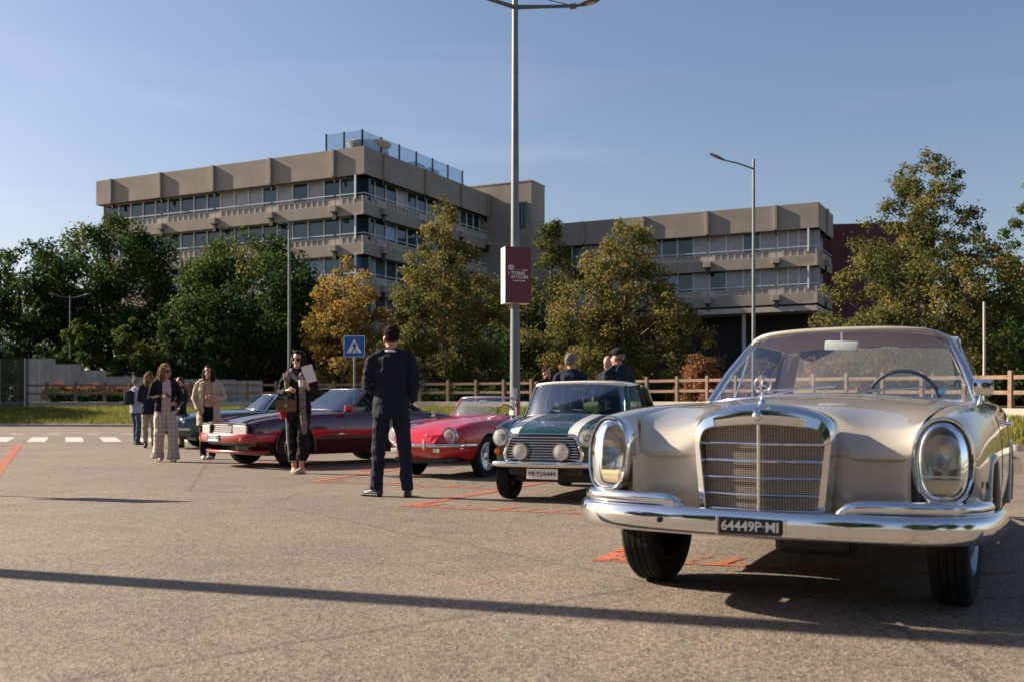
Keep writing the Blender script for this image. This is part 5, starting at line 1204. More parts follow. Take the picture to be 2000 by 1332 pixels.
steering(mar, .36, -1.42, .84, blackp, .18, 50); MB().box((0, -1.22, .82), (1.4, .3, .1), bev=.03).obj('dashboard', darkint, mar); MB().box((0, -1.9, .4), (1.4, 2, .03)).obj('cabin_floor', darkint, mar)
tk = [[(x, y, z) for x, z in zip((0, .3, .55, .68), zs)] for y, zs in ((-3.0, (.905, .902, .895, .885)), (-3.4, (.88, .878, .868, .855)), (-3.72, (.82, .818, .808, .79)), (-3.8, (.7, .7, .69, .68)), (-3.76, (.4, .4, .4, .4)))]; surf('boot_lid', bsurf(sym(tk), 4, 4), maroon, mar)
cwl = [[(0, -.86, .918), (.4, -.88, .908), (.62, -.92, .88), (.76, -1.0, .868)], [(0, -.98, .915), (.4, -1.0, .905), (.66, -1.1, .882), (.78, -1.2, .872)]]; surf('cowl', bsurf(sym(cwl), 3, 4), maroon, mar)
# ---------------------------------------------------------------- grey-blue coupe and dark estate behind
slate = paint('slate_blue_paint', (.045, .075, .095), .2)
gy = thing('coupe', 'slate blue classic coupe with wire wheels, parked beyond the maroon car', 'car', (-7.05, 23.2, 0), PI-1.02)
sd = []
for y, c in ((.95, [(.30, .34), (.40, .40), (.44, .48), (.42, .56), (.36, .61), (.30, .63), (.22, .64), (.18, .6)]),
 (.65, [(.56, .28), (.66, .40), (.68, .52), (.66, .63), (.58, .70), (.48, .72), (.36, .71), (.30, .6)]),
 (.2, [(.66, .24), (.76, .38), (.785, .54), (.765, .68), (.69, .775), (.58, .80), (.44, .79), (.38, .6)]),
 (-.5, [(.70, .22), (.80, .38), (.82, .55), (.80, .70), (.74, .80), (.66, .825), (.56, .83), (.5, .6)]),
 (-1.2, [(.70, .20), (.80, .36), (.82, .54), (.80, .70), (.755, .81), (.70, .84), (.64, .845), (.6, .6)]),
 (-2.0, [(.70, .20), (.80, .36), (.82, .54), (.80, .70), (.76, .82), (.71, .85), (.65, .855), (.6, .6)]),
 (-2.8, [(.66, .24), (.76, .38), (.78, .54), (.76, .68), (.70, .78), (.62, .80), (.54, .8), (.5, .6)]),
 (-3.3, [(.40, .36), (.5, .46), (.52, .54), (.5, .62), (.44, .68), (.38, .7), (.3, .7), (.26, .6)])): sd.append(st(y, c))
AM = [(0, .32, .355), (-2.45, .32, .355)]
both('body_side', sd, slate, gy, 7, 4, AM)
for a in AM:
    for s in (-1, 1): wheel_well(gy, s*.66, a[0], a[2]*.98, .2); wheel(gy, s*.67, a[0], .32, .165, 'wire', .22)
hd = [[(x*k, y, z) for x, z in zip((0, .15, .3, .42, .48), zs)] for y, k, zs in ((-.95, 1.35, (.90, .895, .88, .86, .845)), (-.4, 1.12, (.89, .885, .86, .835, .82)), (.2, .9, (.85, .845, .815, .795, .79)), (.7, .7, (.75, .745, .725, .715, .71)), (1.0, .5, (.64, .635, .625, .62, .62)), (1.08, .45, (.5, .5, .5, .5, .5)), (1.0, .5, (.36, .36, .36, .36, .36)))]
surf('bonnet', bsurf(sym(hd), 5, 5), slate, gy)
for s in (-1, 1): round_lamp(gy, s*.52, .70, .60, .09, yaw=-s*R(14), depth=.1)
bumper('bumper', bez([(-.7, .55, .45), (-.55, .85, .45), (-.3, 1.05, .45), (0, 1.12, .45), (.3, 1.05, .45), (.55, .85, .45), (.7, .55, .45)], 4), .02, .03, chrome, gy)
house(gy, bez([(0, -.92, .90), (.3, -.94, .895), (.5, -1.0, .88), (.62, -1.1, .862), (.66, -1.16, .855)], 4), bez([(0, -1.35, 1.24), (.22, -1.36, 1.237), (.37, -1.39, 1.23), (.47, -1.44, 1.215), (.50, -1.49, 1.205)], 4),
      bez([(0, -2.95, .88), (.25, -2.92, .878), (.4, -2.86, .872), (.5, -2.78, .865), (.56, -2.68, .86)], 4), bez([(0, -2.05, 1.24), (.2, -2.04, 1.238), (.34, -2.01, 1.23), (.43, -1.96, 1.215), (.47, -1.9, 1.205)], 4),
      slate, chrome, glass_dark, .02, .68, .86, quarter=.5, pr=.02)
MB().box((0, -1.2, .26), (1.2, 3.2, .14)).obj('underbody', blackp, gy); MB().box((0, -1.8, .45), (1.2, 1.6, .3)).obj('cabin_floor', darkint, gy)
for x in (-.3, .3): seat(gy, x, -1.75, .45, darkint, .45, .5)
tk = [[(x, y, z) for x, z in zip((0, .25, .45, .56), zs)] for y, zs in ((-2.75, (.88, .878, .87, .855)), (-3.1, (.8, .798, .78, .75)), (-3.35, (.68, .68, .66, .6)), (-3.36, (.42, .42, .42, .42)))]; surf('boot_lid', bsurf(sym(tk), 4, 4), slate, gy)
dk_p = paint('dark_teal_paint', (.008, .022, .028), .2)
ev = thing('estate_car', 'dark teal boxy estate car standing behind the slate coupe', 'car', (-7.9, 31.5, 0), R(98))
sd = []
for y, c in ((.80, [(.74, .34), (.84, .46), (.86, .60), (.84, .74), (.78, .84), (.66, .86), (.5, .865), (.4, .6)]), (.4, [(.80, .28), (.90, .44), (.91, .62), (.90, .80), (.83, .92), (.7, .945), (.54, .95), (.44, .6)]),
 (-.6, [(.82, .26), (.91, .44), (.92, .64), (.91, .84), (.86, .97), (.78, 1.0), (.7, 1.0), (.6, .6)]), (-2.0, [(.82, .26), (.91, .44), (.92, .64), (.91, .86), (.87, 1.0), (.8, 1.02), (.72, 1.02), (.6, .6)]),
 (-3.3, [(.82, .3), (.91, .46), (.92, .66), (.91, .88), (.87, 1.02), (.8, 1.04), (.72, 1.04), (.6, .6)]), (-3.8, [(.76, .4), (.86, .5), (.87, .66), (.86, .86), (.82, .98), (.76, 1.0), (.7, 1.0), (.6, .6)])): sd.append(st(y, c))
AM = [(0, .35, .4), (-2.75, .35, .4)]
both('body_side', sd, dk_p, ev, 8, 5, AM)
for a in AM:
    for s in (-1, 1): wheel_well(ev, s*.76, a[0], a[2]*.98, .24); wheel(ev, s*.77, a[0], .35, .22, '5', .22)
hd = [[(x, y, z) for x, z in zip((0, .25, .5, .66), zs)] for y, zs in ((-.6, (1.03, 1.025, 1.01, .99)), (.1, (1.0, .995, .975, .955)), (.6, (.93, .925, .905, .89)), (.88, (.84, .835, .82, .81)), (.92, (.6, .6, .6, .6)), (.86, (.34, .34, .34, .34)))]; surf('bonnet', bsurf(sym(hd), 5, 5), dk_p, ev)
house(ev, bez([(0, -.62, 1.03), (.35, -.64, 1.025), (.6, -.72, 1.01), (.73, -.82, 1.0), (.77, -.9, .995)], 4), bez([(0, -1.3, 1.50), (.28, -1.31, 1.497), (.48, -1.34, 1.49), (.6, -1.39, 1.478), (.64, -1.44, 1.468)], 4),
      bez([(0, -3.84, 1.03), (.3, -3.83, 1.03), (.55, -3.8, 1.025), (.68, -3.74, 1.02), (.72, -3.68, 1.02)], 4), bez([(0, -3.5, 1.5), (.28, -3.49, 1.497), (.46, -3.47, 1.49), (.57, -3.43, 1.478), (.61, -3.38, 1.468)], 4),
      dk_p, dk_p, glass_dark, .03, .80, 1.005, quarter=.4, trim=blackp)
MB().box((0, -1.5, .32), (1.5, 4.2, .2)).obj('underbody', blackp, ev); MB().box((0, -2.2, .6), (1.4, 2.6, .3)).obj('cabin_floor', darkint, ev); MB().box((0, -3.82, .7), (1.5, .06, .6), bev=.02).obj('tailgate', dk_p, ev)
for s in (-1, 1):
    MB().box((s*.6, .88, .70), (.34, .06, .14), bev=.02).obj('headlight', hm, ev)
    for y in (-1.75, -2.0): seat(ev, s*.36, y-.2, .6, darkint, .5, .55)
MB().box((0, .90, .46), (1.6, .12, .16), bev=.04).obj('bumper', blackp, ev)
# ---------------------------------------------------------------- people
def ell(b, c, r, M=None, n=12):
    P = []
    for i in range(n+1):
        t = PI*i/n; P.append([(r[0]*math.sin(t)*math.cos(2*PI*k/(n+4)), r[1]*math.sin(t)*math.sin(2*PI*k/(n+4)), r[2]*math.cos(t)) for k in range(n+4)])
    k0 = len(b.v); b.grid(P, closed_v=True, flip=True); MM = T(*c) @ (M if M is not None else Matrix())
    for i in range(k0, len(b.v)): b.v[i] = tuple(MM @ Vector(b.v[i]))
    return b
_ftex = {}
def fold(o, scale, strength):
    if scale not in _ftex:
        _ftex[scale] = bpy.data.textures.new('fold', 'CLOUDS'); _ftex[scale].noise_scale = scale; _ftex[scale].noise_depth = 1
    d = o.modifiers.new('d', 'DISPLACE'); d.texture = _ftex[scale]; d.strength = strength; d.mid_level = .5; d.texture_coords = 'LOCAL'
def blob(name, b, m, parent, voxel=.010, it=4, fac=.5):
    "merge overlapping volumes into one continuous smooth surface"
    me = b.mesh(name); o = bpy.data.objects.new('tmp', me); C.objects.link(o)
    r = o.modifiers.new('r', 'REMESH'); r.mode = 'VOXEL'; r.voxel_size = voxel
    s = o.modifiers.new('s', 'SMOOTH'); s.iterations = it; s.factor = fac
    if name in ('jacket', 'trousers', 'top', 'hood'): fold(o, .09, .030); fold(o, .035, .008)
    if name in ('hair', 'scarf'): fold(o, .028, .016)
    me2 = bpy.data.meshes.new_from_object(o.evaluated_get(bpy.context.evaluated_depsgraph_get())); bpy.data.objects.remove(o); me2.name = name
    me2.materials.clear(); me2.materials.append(m); me2.polygons.foreach_set('use_smooth', [True]*len(me2.polygons)); return inst(name, me2, parent)
V3 = Vector
skin = mat('skin', (.50, .27, .18), .5, var=(.46, .23, .15), vscale=9); skin_t = mat('skin_tan', (.40, .20, .125), .5, var=(.36, .17, .11), vscale=9)
lipm = mat('lips', (.42, .10, .09), .4); eyem = mat('eye_dark', (.02, .014, .012), .3); shade = mat('dark_lens', (.01, .01, .012), .08)
def hand(b, w, d, side, fr, curl=.5, k=1.):
    "palm and five fingers; w wrist, d pointing direction, side = palm width axis towards the thumb, fr = palm normal"
    d = d.normalized(); side = (side-d*side.dot(d)).normalized(); n = d.cross(side); n = n if n.dot(fr) > 0 else -n
    b.tube([w, w+d*.045*k, w+d*.085*k], [(.026*k, .017*k), (.037*k, .018*k), (.039*k, .016*k)] if abs(d.z) < .9 else .03*k, 8)
    for i, L in enumerate((.070, .078, .072, .056)):
        o = w+d*.083*k+side*(.028-.0187*i)*k; p1 = o+d*L*.5*k+n*curl*.012*k; p2 = p1+(d*(1-curl)+n*curl).normalized()*L*.32*k; p3 = p2+(d*(.4-curl)+n*(curl+.2)).normalized()*L*.28*k
        b.tube([o-d*.015*k, o, p1, p2, p3], [.0095*k, .0095*k, .009*k, .0085*k, .0068*k], 6)
    o = w+d*.03*k+side*.026*k; p = o+(d*.7+side*.65+n*.25).normalized()*.036*k; q = p+(d*.95+n*.35*curl+side*.1).normalized()*.032*k
    b.tube([o-side*.01*k, o, p, q], [.013*k, .0125*k, .0105*k, .008*k], 6)
def person(label, loc, rz, H, P, style, voxel=.010):
    """P: joints in metres for a 1.75 m body facing +y (x>0 is its right). style: garments"""
    k = H/1.75; t = thing('person', label, 'person', loc, rz); t.scale = (k,)*3
    fem = style.get('fem', False); sk = style.get('skin', skin)
    sh_w = .165 if fem else .19; hw = .085
    lean = V3(P.get('lean', (0, 0))+(0,)); turn = P.get('turn', 0.); nod = P.get('nod', 0.)
    hip = {s: V3((s*hw, 0, .90)) for s in (-1, 1)}; shd = {s: V3((s*sh_w, -.005, 1.395))+lean for s in (-1, 1)}
    foot = {s: V3(P['foot'][s]) for s in (-1, 1)}; fdir = {s: P.get('fdir', {}).get(s, 0.) for s in (-1, 1)}
    ank = {s: foot[s]+V3((0, 0, .085)) for s in (-1, 1)}
    kn = {}
    for s in (-1, 1):
        m = (hip[s]+ank[s])/2+V3((s*.01, P.get('knee', {}).get(s, .03), .02)); kn[s] = m
    elb = {s: V3(P['elbow'][s]) for s in (-1, 1)}; wr = {s: V3(P['wrist'][s]) for s in (-1, 1)}; hd = {s: V3(P['hdir'][s]) for s in (-1, 1)}
    hc = V3((0, .012, 1.602))+lean*1.15+V3(P.get('head', (0, 0, 0))); HM = T(*hc) @ RZ(turn) @ RX(nod) @ Matrix.Rotation(P.get('tilt', 0.), 4, 'Y')
    # --- skin body, one continuous mesh
    b = MB()
    b.tube([(0, 0, .86), (0, 0, .95), tuple(lean*.3+V3((0, .005, 1.08))), tuple(lean*.7+V3((0, .01, 1.27))), tuple(lean+V3((0, 0, 1.40))), tuple(lean+V3((0, -.005, 1.46)))],
           [(.095, .14), (.10, .15), (.085, .125), (.10, .15), (.075, .15), (.05, .07)], 14)
    nb = lean+V3((0, -.012, 1.44)); b.tube([nb, (nb+hc)/2+V3((0, -.004, -.03)), hc+V3((0, -.012, -.04))], [.057 if not fem else .05, .052 if not fem else .045, .05], 10)
    ell(b, (0, 0, 0), (.074, .092, .100), HM @ T(0, -.008, .03)); ell(b, (0, 0, 0), (.060, .066, .088), HM @ T(0, .018, -.035)); ell(b, (0, 0, 0), (.034, .036, .028), HM @ T(0, .052, -.098))
    ell(b, (0, 0, 0), (.013, .022, .026), HM @ T(0, .094, -.022)); 
    for s in (-1, 1): ell(b, (0, 0, 0), (.010, .020, .030), HM @ T(s*.076, -.006, -.012)); ell(b, (0, 0, 0), (.022, .016, .018), HM @ T(s*.036, .062, -.04))
    for s in (-1, 1):
        b.tube([shd[s], elb[s], wr[s]], [.045, .036, .026], 9); hand(b, wr[s], hd[s], V3(P.get('thumb', {}).get(s, (0, 0, 1))), V3(P.get('palm', {}).get(s, (-s, 0, 0))), P.get('curl', .5), 1. if not fem else .92)
        b.tube([hip[s]+V3((0, 0, .02)), kn[s], ank[s], ank[s]-V3((0, 0, .04))], [.082, .052, .036, .038], 10)
        f = V3((-math.sin(fdir[s]), math.cos(fdir[s]), 0)); b.tube([ank[s]-f*.035-V3((0, 0, .05)), ank[s]+f*.05-V3((0, 0, .045)), ank[s]+f*.15-V3((0, 0, .062))], [.034, .034, .022], 8)
    blob('body', b, sk, t, min(voxel, .0085), 3)
    # face
    ey = MB(); lp = MB()
    for s in (-1, 1): ell(ey, (0, 0, 0), (.013, .006, .006), HM @ T(s*.031, .083, .0), 6); ell(ey, (0, 0, 0), (.018, .006, .004), HM @ T(s*.032, .086, .022), 6)
    ey.obj('eyes', eyem, t, 60); ell(lp, (0, 0, 0), (.024, .008, .008), HM @ T(0, .085, -.068), 8); lp.obj('lips', lipm, t, 60)
    if style.get('teeth'): ell(MB(), (0, 0, 0), (.018, .006, .005), HM @ T(0, .090, -.066), 6).obj('smile', swhite, t, 60)
    if style.get('glasses'):
        g = MB()
        for s in (-1, 1): ell(g, (0, 0, 0), (.034, .010, .026), HM @ T(s*.036, .092, .0) @ RZ(-s*.25), 8)
        g.tube([HM @ V3((-.074, .07, .006)), HM @ V3((-.08, -.01, .006))], .005, 5); g.tube([HM @ V3((.074, .07, .006)), HM @ V3((.08, -.01, .006))], .005, 5); g.obj('sunglasses', shade, t, 60)
    # --- hair
    hr = MB(); hs = style.get('hair', 'short')
    if hs != 'bald':
        ell(hr, (0, 0, 0), (.081, .096, .092), HM @ T(0, -.022, .046)); ell(hr, (0, 0, 0), (.075, .055, .05) if hs == 'short' else (.077, .072, .085), HM @ T(0, -.048, .0 if hs == 'short' else -.01))
        if hs == 'short': pass
        if hs in ('bob', 'long'):
            L = style.get('hairlen', .16 if hs == 'bob' else .40)
            for s in (-1, 1):
                for (x, y, dx, dy, r) in ((.066, .035, .012, .01, .020), (.078, -.005, .022, .005, .030), (.066, -.05, .022, -.015, .040), (.03, -.075, .012, -.015, .048)):
                    p = V3((s*x, y, .06)); pts = [HM @ p, HM @ (p+V3((s*dx*.6, dy*.4, -.09))), HM @ (p+V3((s*dx, dy, -.09-L*.5))), HM @ (p+V3((s*dx*.5, dy*.8, -.09-L*(1.15 if y < -.03 else .85))))]
                    hr.tube(pts, [r*.9, r, r*.9, r*.2], 8)
            ell(hr, (0, 0, 0), (.07, .045, .024), HM @ T(0, .035, .108))
        blob('hair', hr, style['hairm'], t, .008, 6)
    if style.get('cap'):
        c = MB(); ell(c, (0, 0, 0), (.094, .112, .075), HM @ T(0, -.008, .075)); ell(c, (0, 0, 0), (.075, .07, .014), HM @ T(0, .095, .055)); blob('cap', c, style['cap'], t, .009, 3)
    if style.get('beard'): ell(MB(), (0, 0, 0), (.062, .06, .055), HM @ T(0, .022, -.088)).obj('beard', style['beard'], t, 60)
    # --- garments
    if 'trousers' in style:
        g = MB(); lw = style.get('legw', 1.); hem = style.get('hem', .03)
        g.tube([(0, 0, .80), (0, 0, .90), (0, 0, 1.0), (0, .005, 1.06)], [(.09, .12), (.122, .17), (.108, .152), (.098, .138)], 14)
        for s in (-1, 1):
            e = ank[s]+V3((0, 0, hem-.06)); fl = style.get('flare', .062)
            g.tube([hip[s]+V3((0, 0, .04)), hip[s].lerp(kn[s], .5), kn[s], kn[s].lerp(e, .5), e], [.088, .09*lw**.6, .076*lw, .068*lw, fl], 12)
        blob('trousers', g, style['trousers'], t, voxel, 4)
    if 'stripe' in style:
        q = MB()
        for s in style['stripe_sides']:
            o = V3((s*.088, .01, 0)); q.tube([hip[s]+V3((s*.09, .02, .0)), kn[s]+V3((s*.066, .02, 0)), kn[s].lerp(ank[s], .8)+V3((s*.052, .02, 0))], [(.03, .02), (.022, .018), (.02, .015)], 8)
        q.obj('side_stripe', style['stripe'], t, 60)
    shoes = style['shoes']
    for s in (-1, 1):
        ss = MB()
        f = V3((-math.sin(fdir[s]), math.cos(fdir[s]), 0)); a = V3((foot[s].x, foot[s].y, foot[s].z)); pt_ = P.get('toe', {}).get(s, 0.)
        ss.tube([a-f*.075+V3((0, 0, .05)), a-f*.04+V3((0, 0, .047)), a+f*.05+V3((0, 0, .042)), a+f*.12+V3((0, 0, .034-pt_)), a+f*.185+V3((0, 0, .026-pt_))], [(.026, .036), (.036, .044), (.040, .040), (.043, .033), (.022, .018)], 12)
        ss.box(tuple(a+f*.05+V3((0, 0, .016))), (.072, .235, .03), None)
        k0 = len(ss.v)-8
        for i in range(k0, len(ss.v)):
            v = V3(ss.v[i])-a; v = V3((v.x*math.cos(fdir[s])-(v.y)*math.sin(fdir[s]), v.x*math.sin(fdir[s])+v.y*math.cos(fdir[s]), v.z)) if fdir[s] else v
            ss.v[i] = tuple(a+v)
        if style.get('boots'): ss.tube([a+V3((0, 0, .05)), a+V3((0, 0, .16))], [.052, .05], 10)
        blob('shoe', ss, shoes, t, .008, 2)
    if 'top' in style:
        g = MB(); z1 = 1.445
        g.tube([(0, .004, .97), tuple(lean*.3+V3((0, .008, 1.08))), tuple(lean*.7+V3((0, .014, 1.27))), tuple(lean+V3((0, 0, 1.40))), tuple(lean+V3((0, -.005, z1)))], [(.118, .165), (.105, .145), (.122, .168), (.092, .165), (.07, .09)], 14)
        for s in (-1, 1): g.tube([shd[s], elb[s], wr[s].lerp(elb[s], .2)], [.056, .045, .035], 9)
        blob('top', g, style['top'], t, voxel, 4)
    if 'jacket' in style:
        g = MB(); jl = style.get('jlen', .80); ex = style.get('jx', 1.); fl = style.get('jflare', 1.)
        zs = [jl, .95, 1.08, 1.27, 1.40, 1.455]
        dw = [(.125*fl, .182*fl), (.128, .182), (.118, .162), (.135, .185), (.10, .175), (.07, .085)] if fem else [(.135, .185), (.138, .19), (.128, .166), (.143, .20), (.115, .175), (.07, .08)]
        g.tube([tuple(lean*max(0, (z-.95)/.5)+V3((0, .004, z))) for z in zs], [(a*ex, c*ex) for a, c in dw], 16)
        for s in (-1, 1):
            g.tube([lean+V3((0, -.012, 1.465)), lean+V3((s*sh_w*.5, -.012, 1.435)), shd[s]+V3((0, 0, .012))], [.062*ex, .058*ex, .054*ex], 10)
            g.tube([shd[s]+V3((-s*.03, 0, .0)), shd[s]+V3((s*.008, 0, -.012)), shd[s].lerp(elb[s], .5)+V3((s*.008, 0, 0)), elb[s], elb[s].lerp(wr[s], .55), wr[s].lerp(elb[s], .06)], [.055*ex, .062*ex, .060*ex, .055*ex, .049*ex, .042*ex], 11)
        if style.get('open'):   # open front: scoop the front centre out
            ow = style['open']
            o_ = blob('jacket', g, style['jacket'], t, voxel, 4)
            me = o_.data; bm = bmesh.new(); bm.from_mesh(me)
            dl = [f for f in bm.faces if abs(f.calc_center_median().x-lean.x*.6) < ow*(1.15-.5*(f.calc_center_median().z-1.05)) and f.calc_center_median().y > .055 and f.calc_center_median().z < 1.47 and min((f.calc_center_median()-V3(wr[s])).length for s in (-1, 1)) > .10 and min((f.calc_center_median()-(V3(wr[s])+V3(elb[s]))/2).length for s in (-1, 1)) > .11]
            bmesh.ops.delete(bm, geom=dl, context='FACES'); bm.to_mesh(me); bm.free()
            so_ = o_.modifiers.new('thick', 'SOLIDIFY'); so_.thickness = .006
        else: blob('jacket', g, style['jacket'], t, voxel, 9)
        if style.get('collar'):
            cb = MB().tube([tuple(lean+V3((.075*math.sin(a), -.012-.062*math.cos(a), 1.462+.012*math.cos(a)))) for a in np.linspace(-2.2, 2.2, 11)], [(.007, .013)]*11, 8); cb.obj('collar', style['collar'], t, 60)
    if style.get('hood'): blob('hood', ell(MB(), tuple(lean+V3((0, -.095, 1.425))), (.13, .055, .09)), style['jacket'], t, .01, 4)
    return t, HM, wr, lean
fab = lambda n, c, v=None, r=.85, s=25: mat(n, c, r, spec=.2, var=v or tuple(q*.8 for q in c), vscale=s, bump=.25, bscale=14)
navy = fab('navy_suit', (.010, .014, .026)); navy_t = fab('navy_trouser', (.013, .018, .034)); black_f = fab('black_cloth', (.010, .010, .012)); jeans = fab('blue_denim', (.045, .075, .12)); cream_f = fab('cream_cloth', (.42, .34, .25)); beige_f = fab('beige_coat_cloth', (.50, .40, .29)); blackshoe = mat('black_leather', (.012, .012, .013), .3); whiteshoe = fab('cream_leather', (.55, .47, .38))
brown_h = mat('brown_hair', (.045, .022, .012), .8, spec=.12, var=(.16, .085, .04), vscale=14); dark_h = mat('dark_hair', (.012, .008, .007), .8, spec=.12, var=(.03, .018, .012), vscale=16); blond_h = mat('light_brown_hair', (.11, .058, .026), .8, spec=.12, var=(.26, .15, .07), vscale=14); grey_h = mat('grey_hair', (.22, .20, .18), .8, spec=.12, var=(.12, .11, .10), vscale=30); black_h = mat('cropped_hair', (.012, .009, .008), .9, spec=.1)
def checkmat():
    m = bpy.data.materials.new('check_cloth'); m.use_nodes = True; t = m.node_tree; b = t.nodes['Principled BSDF']; L = t.links.new
    tc = t.nodes.new('ShaderNodeTexCoord'); br = t.nodes.new('ShaderNodeTexBrick'); br.offset = 0; br.inputs['Scale'].default_value = 1; br.inputs['Brick Width'].default_value = .07; br.inputs['Row Height'].default_value = .075; br.inputs['Mortar Size'].default_value = .0035
    br.inputs['Color1'].default_value = (.52, .45, .36, 1); br.inputs['Color2'].default_value = (.48, .42, .34, 1); br.inputs['Mortar'].default_value = (.16, .13, .11, 1)
    mp = t.nodes.new('ShaderNodeMapping'); mp.inputs['Rotation'].default_value = (R(90), 0, 0); L(tc.outputs['Object'], mp.inputs[0]); L(mp.outputs[0], br.inputs[0]); L(br.outputs[0], b.inputs['Base Color']); b.inputs['Roughness'].default_value = .9; m.diffuse_color = (.5, .43, .35, 1); return m
check = checkmat()
scarfm = mat('patterned_scarf', (.30, .24, .22), .9, var=(.03, .04, .07), vscale=45, bump=.3, bscale=40)
def gl(px, py): x, y = at(px, py); return (x, y, 0)
AZ = lambda p: None
# man in the navy suit, back to us
x, y = at(764, 970); man, HM, wr, ln = person('man in a navy suit seen from behind, hands held in front of him', (x, y, 0), R(4), 1.80,
    dict(foot={-1: (-.155, .10, 0), 1: (.165, -.02, 0)}, fdir={-1: R(52), 1: R(-2)}, knee={-1: .03, 1: .02}, elbow={-1: (-.245, -.03, 1.12), 1: (.24, -.05, 1.12)}, wrist={-1: (-.14, .20, 1.05), 1: (.20, .16, .97)}, hdir={-1: (.6, .7, .1), 1: (-.3, .9, -.1)}, turn=R(14), nod=R(-10), lean=(-.0, .02)),
    dict(trousers=navy_t, legw=.95, flare=.064, hem=.045, shoes=blackshoe, jacket=navy, jlen=.80, hairm=black_h, hair='short', skin=skin_t, collar=mat('shirt_white', (.6, .6, .62), .8)))
# woman with scarf and handbag
x, y = at(584, 924); wa, HM, wr, ln = person('smiling woman in black with sunglasses, long scarf and cropped trousers, before the maroon car', (x, y, 0), PI-R(6), 1.745,
    dict(foot={-1: (-.045, .03, 0), 1: (.075, -.02, 0)}, fdir={-1: R(-12), 1: R(14)}, knee={-1: .06, 1: .02}, elbow={-1: (-.25, -.0, 1.14), 1: (.27, .02, 1.14)}, wrist={-1: (-.20, .22, 1.20), 1: (.09, .25, 1.17)}, hdir={-1: (.25, .3, .55), 1: (-.9, .3, .0)}, palm={-1: (1, 0, 0), 1: (0, -1, 0)}, curl=.6, turn=R(-4), lean=(.0, .02), tilt=R(-4)),
    dict(fem=True, trousers=black_f, legw=.98, flare=.085, hem=.17, shoes=whiteshoe, jacket=black_f, jlen=.90, hair='bob', hairlen=.13, hairm=dark_h, glasses=True, teeth=True, stripe=mat('pale_stripe', (.30, .31, .33), .8), stripe_sides=(1,)))
sc_ = MB()
for a in ([(.085, .02, 1.47), (.075, .10, 1.40), (-.02, .135, 1.33), (-.07, .14, 1.26)], [(-.085, .02, 1.47), (-.08, .10, 1.40), (-.05, .14, 1.33)], [(-.09, -.02, 1.47), (0, -.085, 1.475), (.09, -.02, 1.47)]):
    sc_.tube(bez(a, 4), .038, 8)
sc_.tube(bez([(-.06, .13, 1.36), (-.09, .155, 1.22), (-.10, .16, 1.06), (-.10, .15, .90), (-.115, .13, .72), (-.10, .12, .56)], 4), [(.026, .05)]*21, 8, flat=None)
scf = blob('scarf', sc_, scarfm, wa, .009, 2)
MB().tube(bez([(.10, .12, 1.44), (.13, .12, 1.25), (.11, .14, 1.10)], 4), [(.02, .045)]*9, 8).obj('scarf_end', scarfm, wa, 60)
MB().tube(bez([(.20, .03, 1.02), (.23, .05, .90), (.20, .07, .78)], 4), [(.02, .05)]*9, 8).obj('red_shawl_end', fab('red_shawl', (.40, .03, .03)), wa, 60)
def hold(name, label, cat, who, local, rot=None):
    t = thing(name, label, cat); t.matrix_world = Matrix(); M = T(*who.location) @ RZ(who.rotation_euler.z) @ Matrix.Scale(who.scale.x, 4) @ T(*local) @ (rot if rot is not None else Matrix()); t.matrix_basis = M; return t
brownl = mat('brown_leather', (.13, .05, .02), .4, var=(.16, .07, .03), vscale=12)
hb = hold('handbag', 'brown leather handbag hanging at the hip of the woman with the scarf', 'handbag', wa, (.11, .20, .96), RZ(R(8)))
MB().box((0, 0, 0), (.28, .10, .17), bev=.035).obj('bag_body', brownl, hb, 50); MB().box((0, .055, .035), (.27, .016, .10), bev=.012).obj('flap', brownl, hb, 50); MB().box((0, .068, .0), (.03, .01, .05), bev=.004).obj('clasp', mat('brass', (.6, .42, .15), .3, 1.), hb)
MB().tube(bez([(-.13, 0, .07), (-.10, .0, .20), (.03, -.05, .34), (.06, -.12, .46)], 5), .010, 6).obj('strap', brownl, hb, 60)
pp = hold('paper_sheets', 'white paper sheets raised in the hand of the woman with the scarf', 'paper', wa, (-.235, .27, 1.40), RY(R(14)) @ RX(R(-12)))
for i in range(2): MB().box((.004*i, .004*i, 0), (.15, .002, .24), RY(.06*i)).obj('sheet', mat('paper_white', (.68, .66, .68), .7), pp)
cu = hold('paper_cup', 'small white paper cup held by the woman with the scarf', 'cup', wa, (-.125, .29, 1.27))
MB().lathe([(.001, -.045), (.028, -.045), (.036, .045), (.033, .045), (.026, -.04)], 16).obj('cup_wall', mat('cup_white', (.7, .69, .67), .6), cu, 60)
# woman in the beige coat
x, y = at(408, 896); wb_, HM, wr, ln = person('laughing woman with long dark hair in an open beige coat and black trousers', (x, y, 0), PI+R(10), 1.71,
    dict(foot={-1: (-.06, .04, 0), 1: (.10, .0, 0)}, fdir={-1: R(-25), 1: R(10)}, elbow={-1: (-.27, .0, 1.13), 1: (.26, -.03, 1.13)}, wrist={-1: (-.10, .22, 1.12), 1: (.16, .10, .90)}, hdir={-1: (.9, .3, .1), 1: (-.2, .3, -.9)}, palm={-1: (0, -1, 0), 1: (-1, 0, 0)}, turn=R(-12), lean=(.0, .02)),
    dict(fem=True, trousers=black_f, legw=.95, flare=.06, shoes=whiteshoe, top=fab('beige_print', (.50, .36, .26), (.36, .22, .15), .8, 30), jacket=beige_f, jlen=.62, jx=1.12, jflare=1.12, open=.075, hair='long', hairlen=.34, hairm=dark_h, teeth=True))
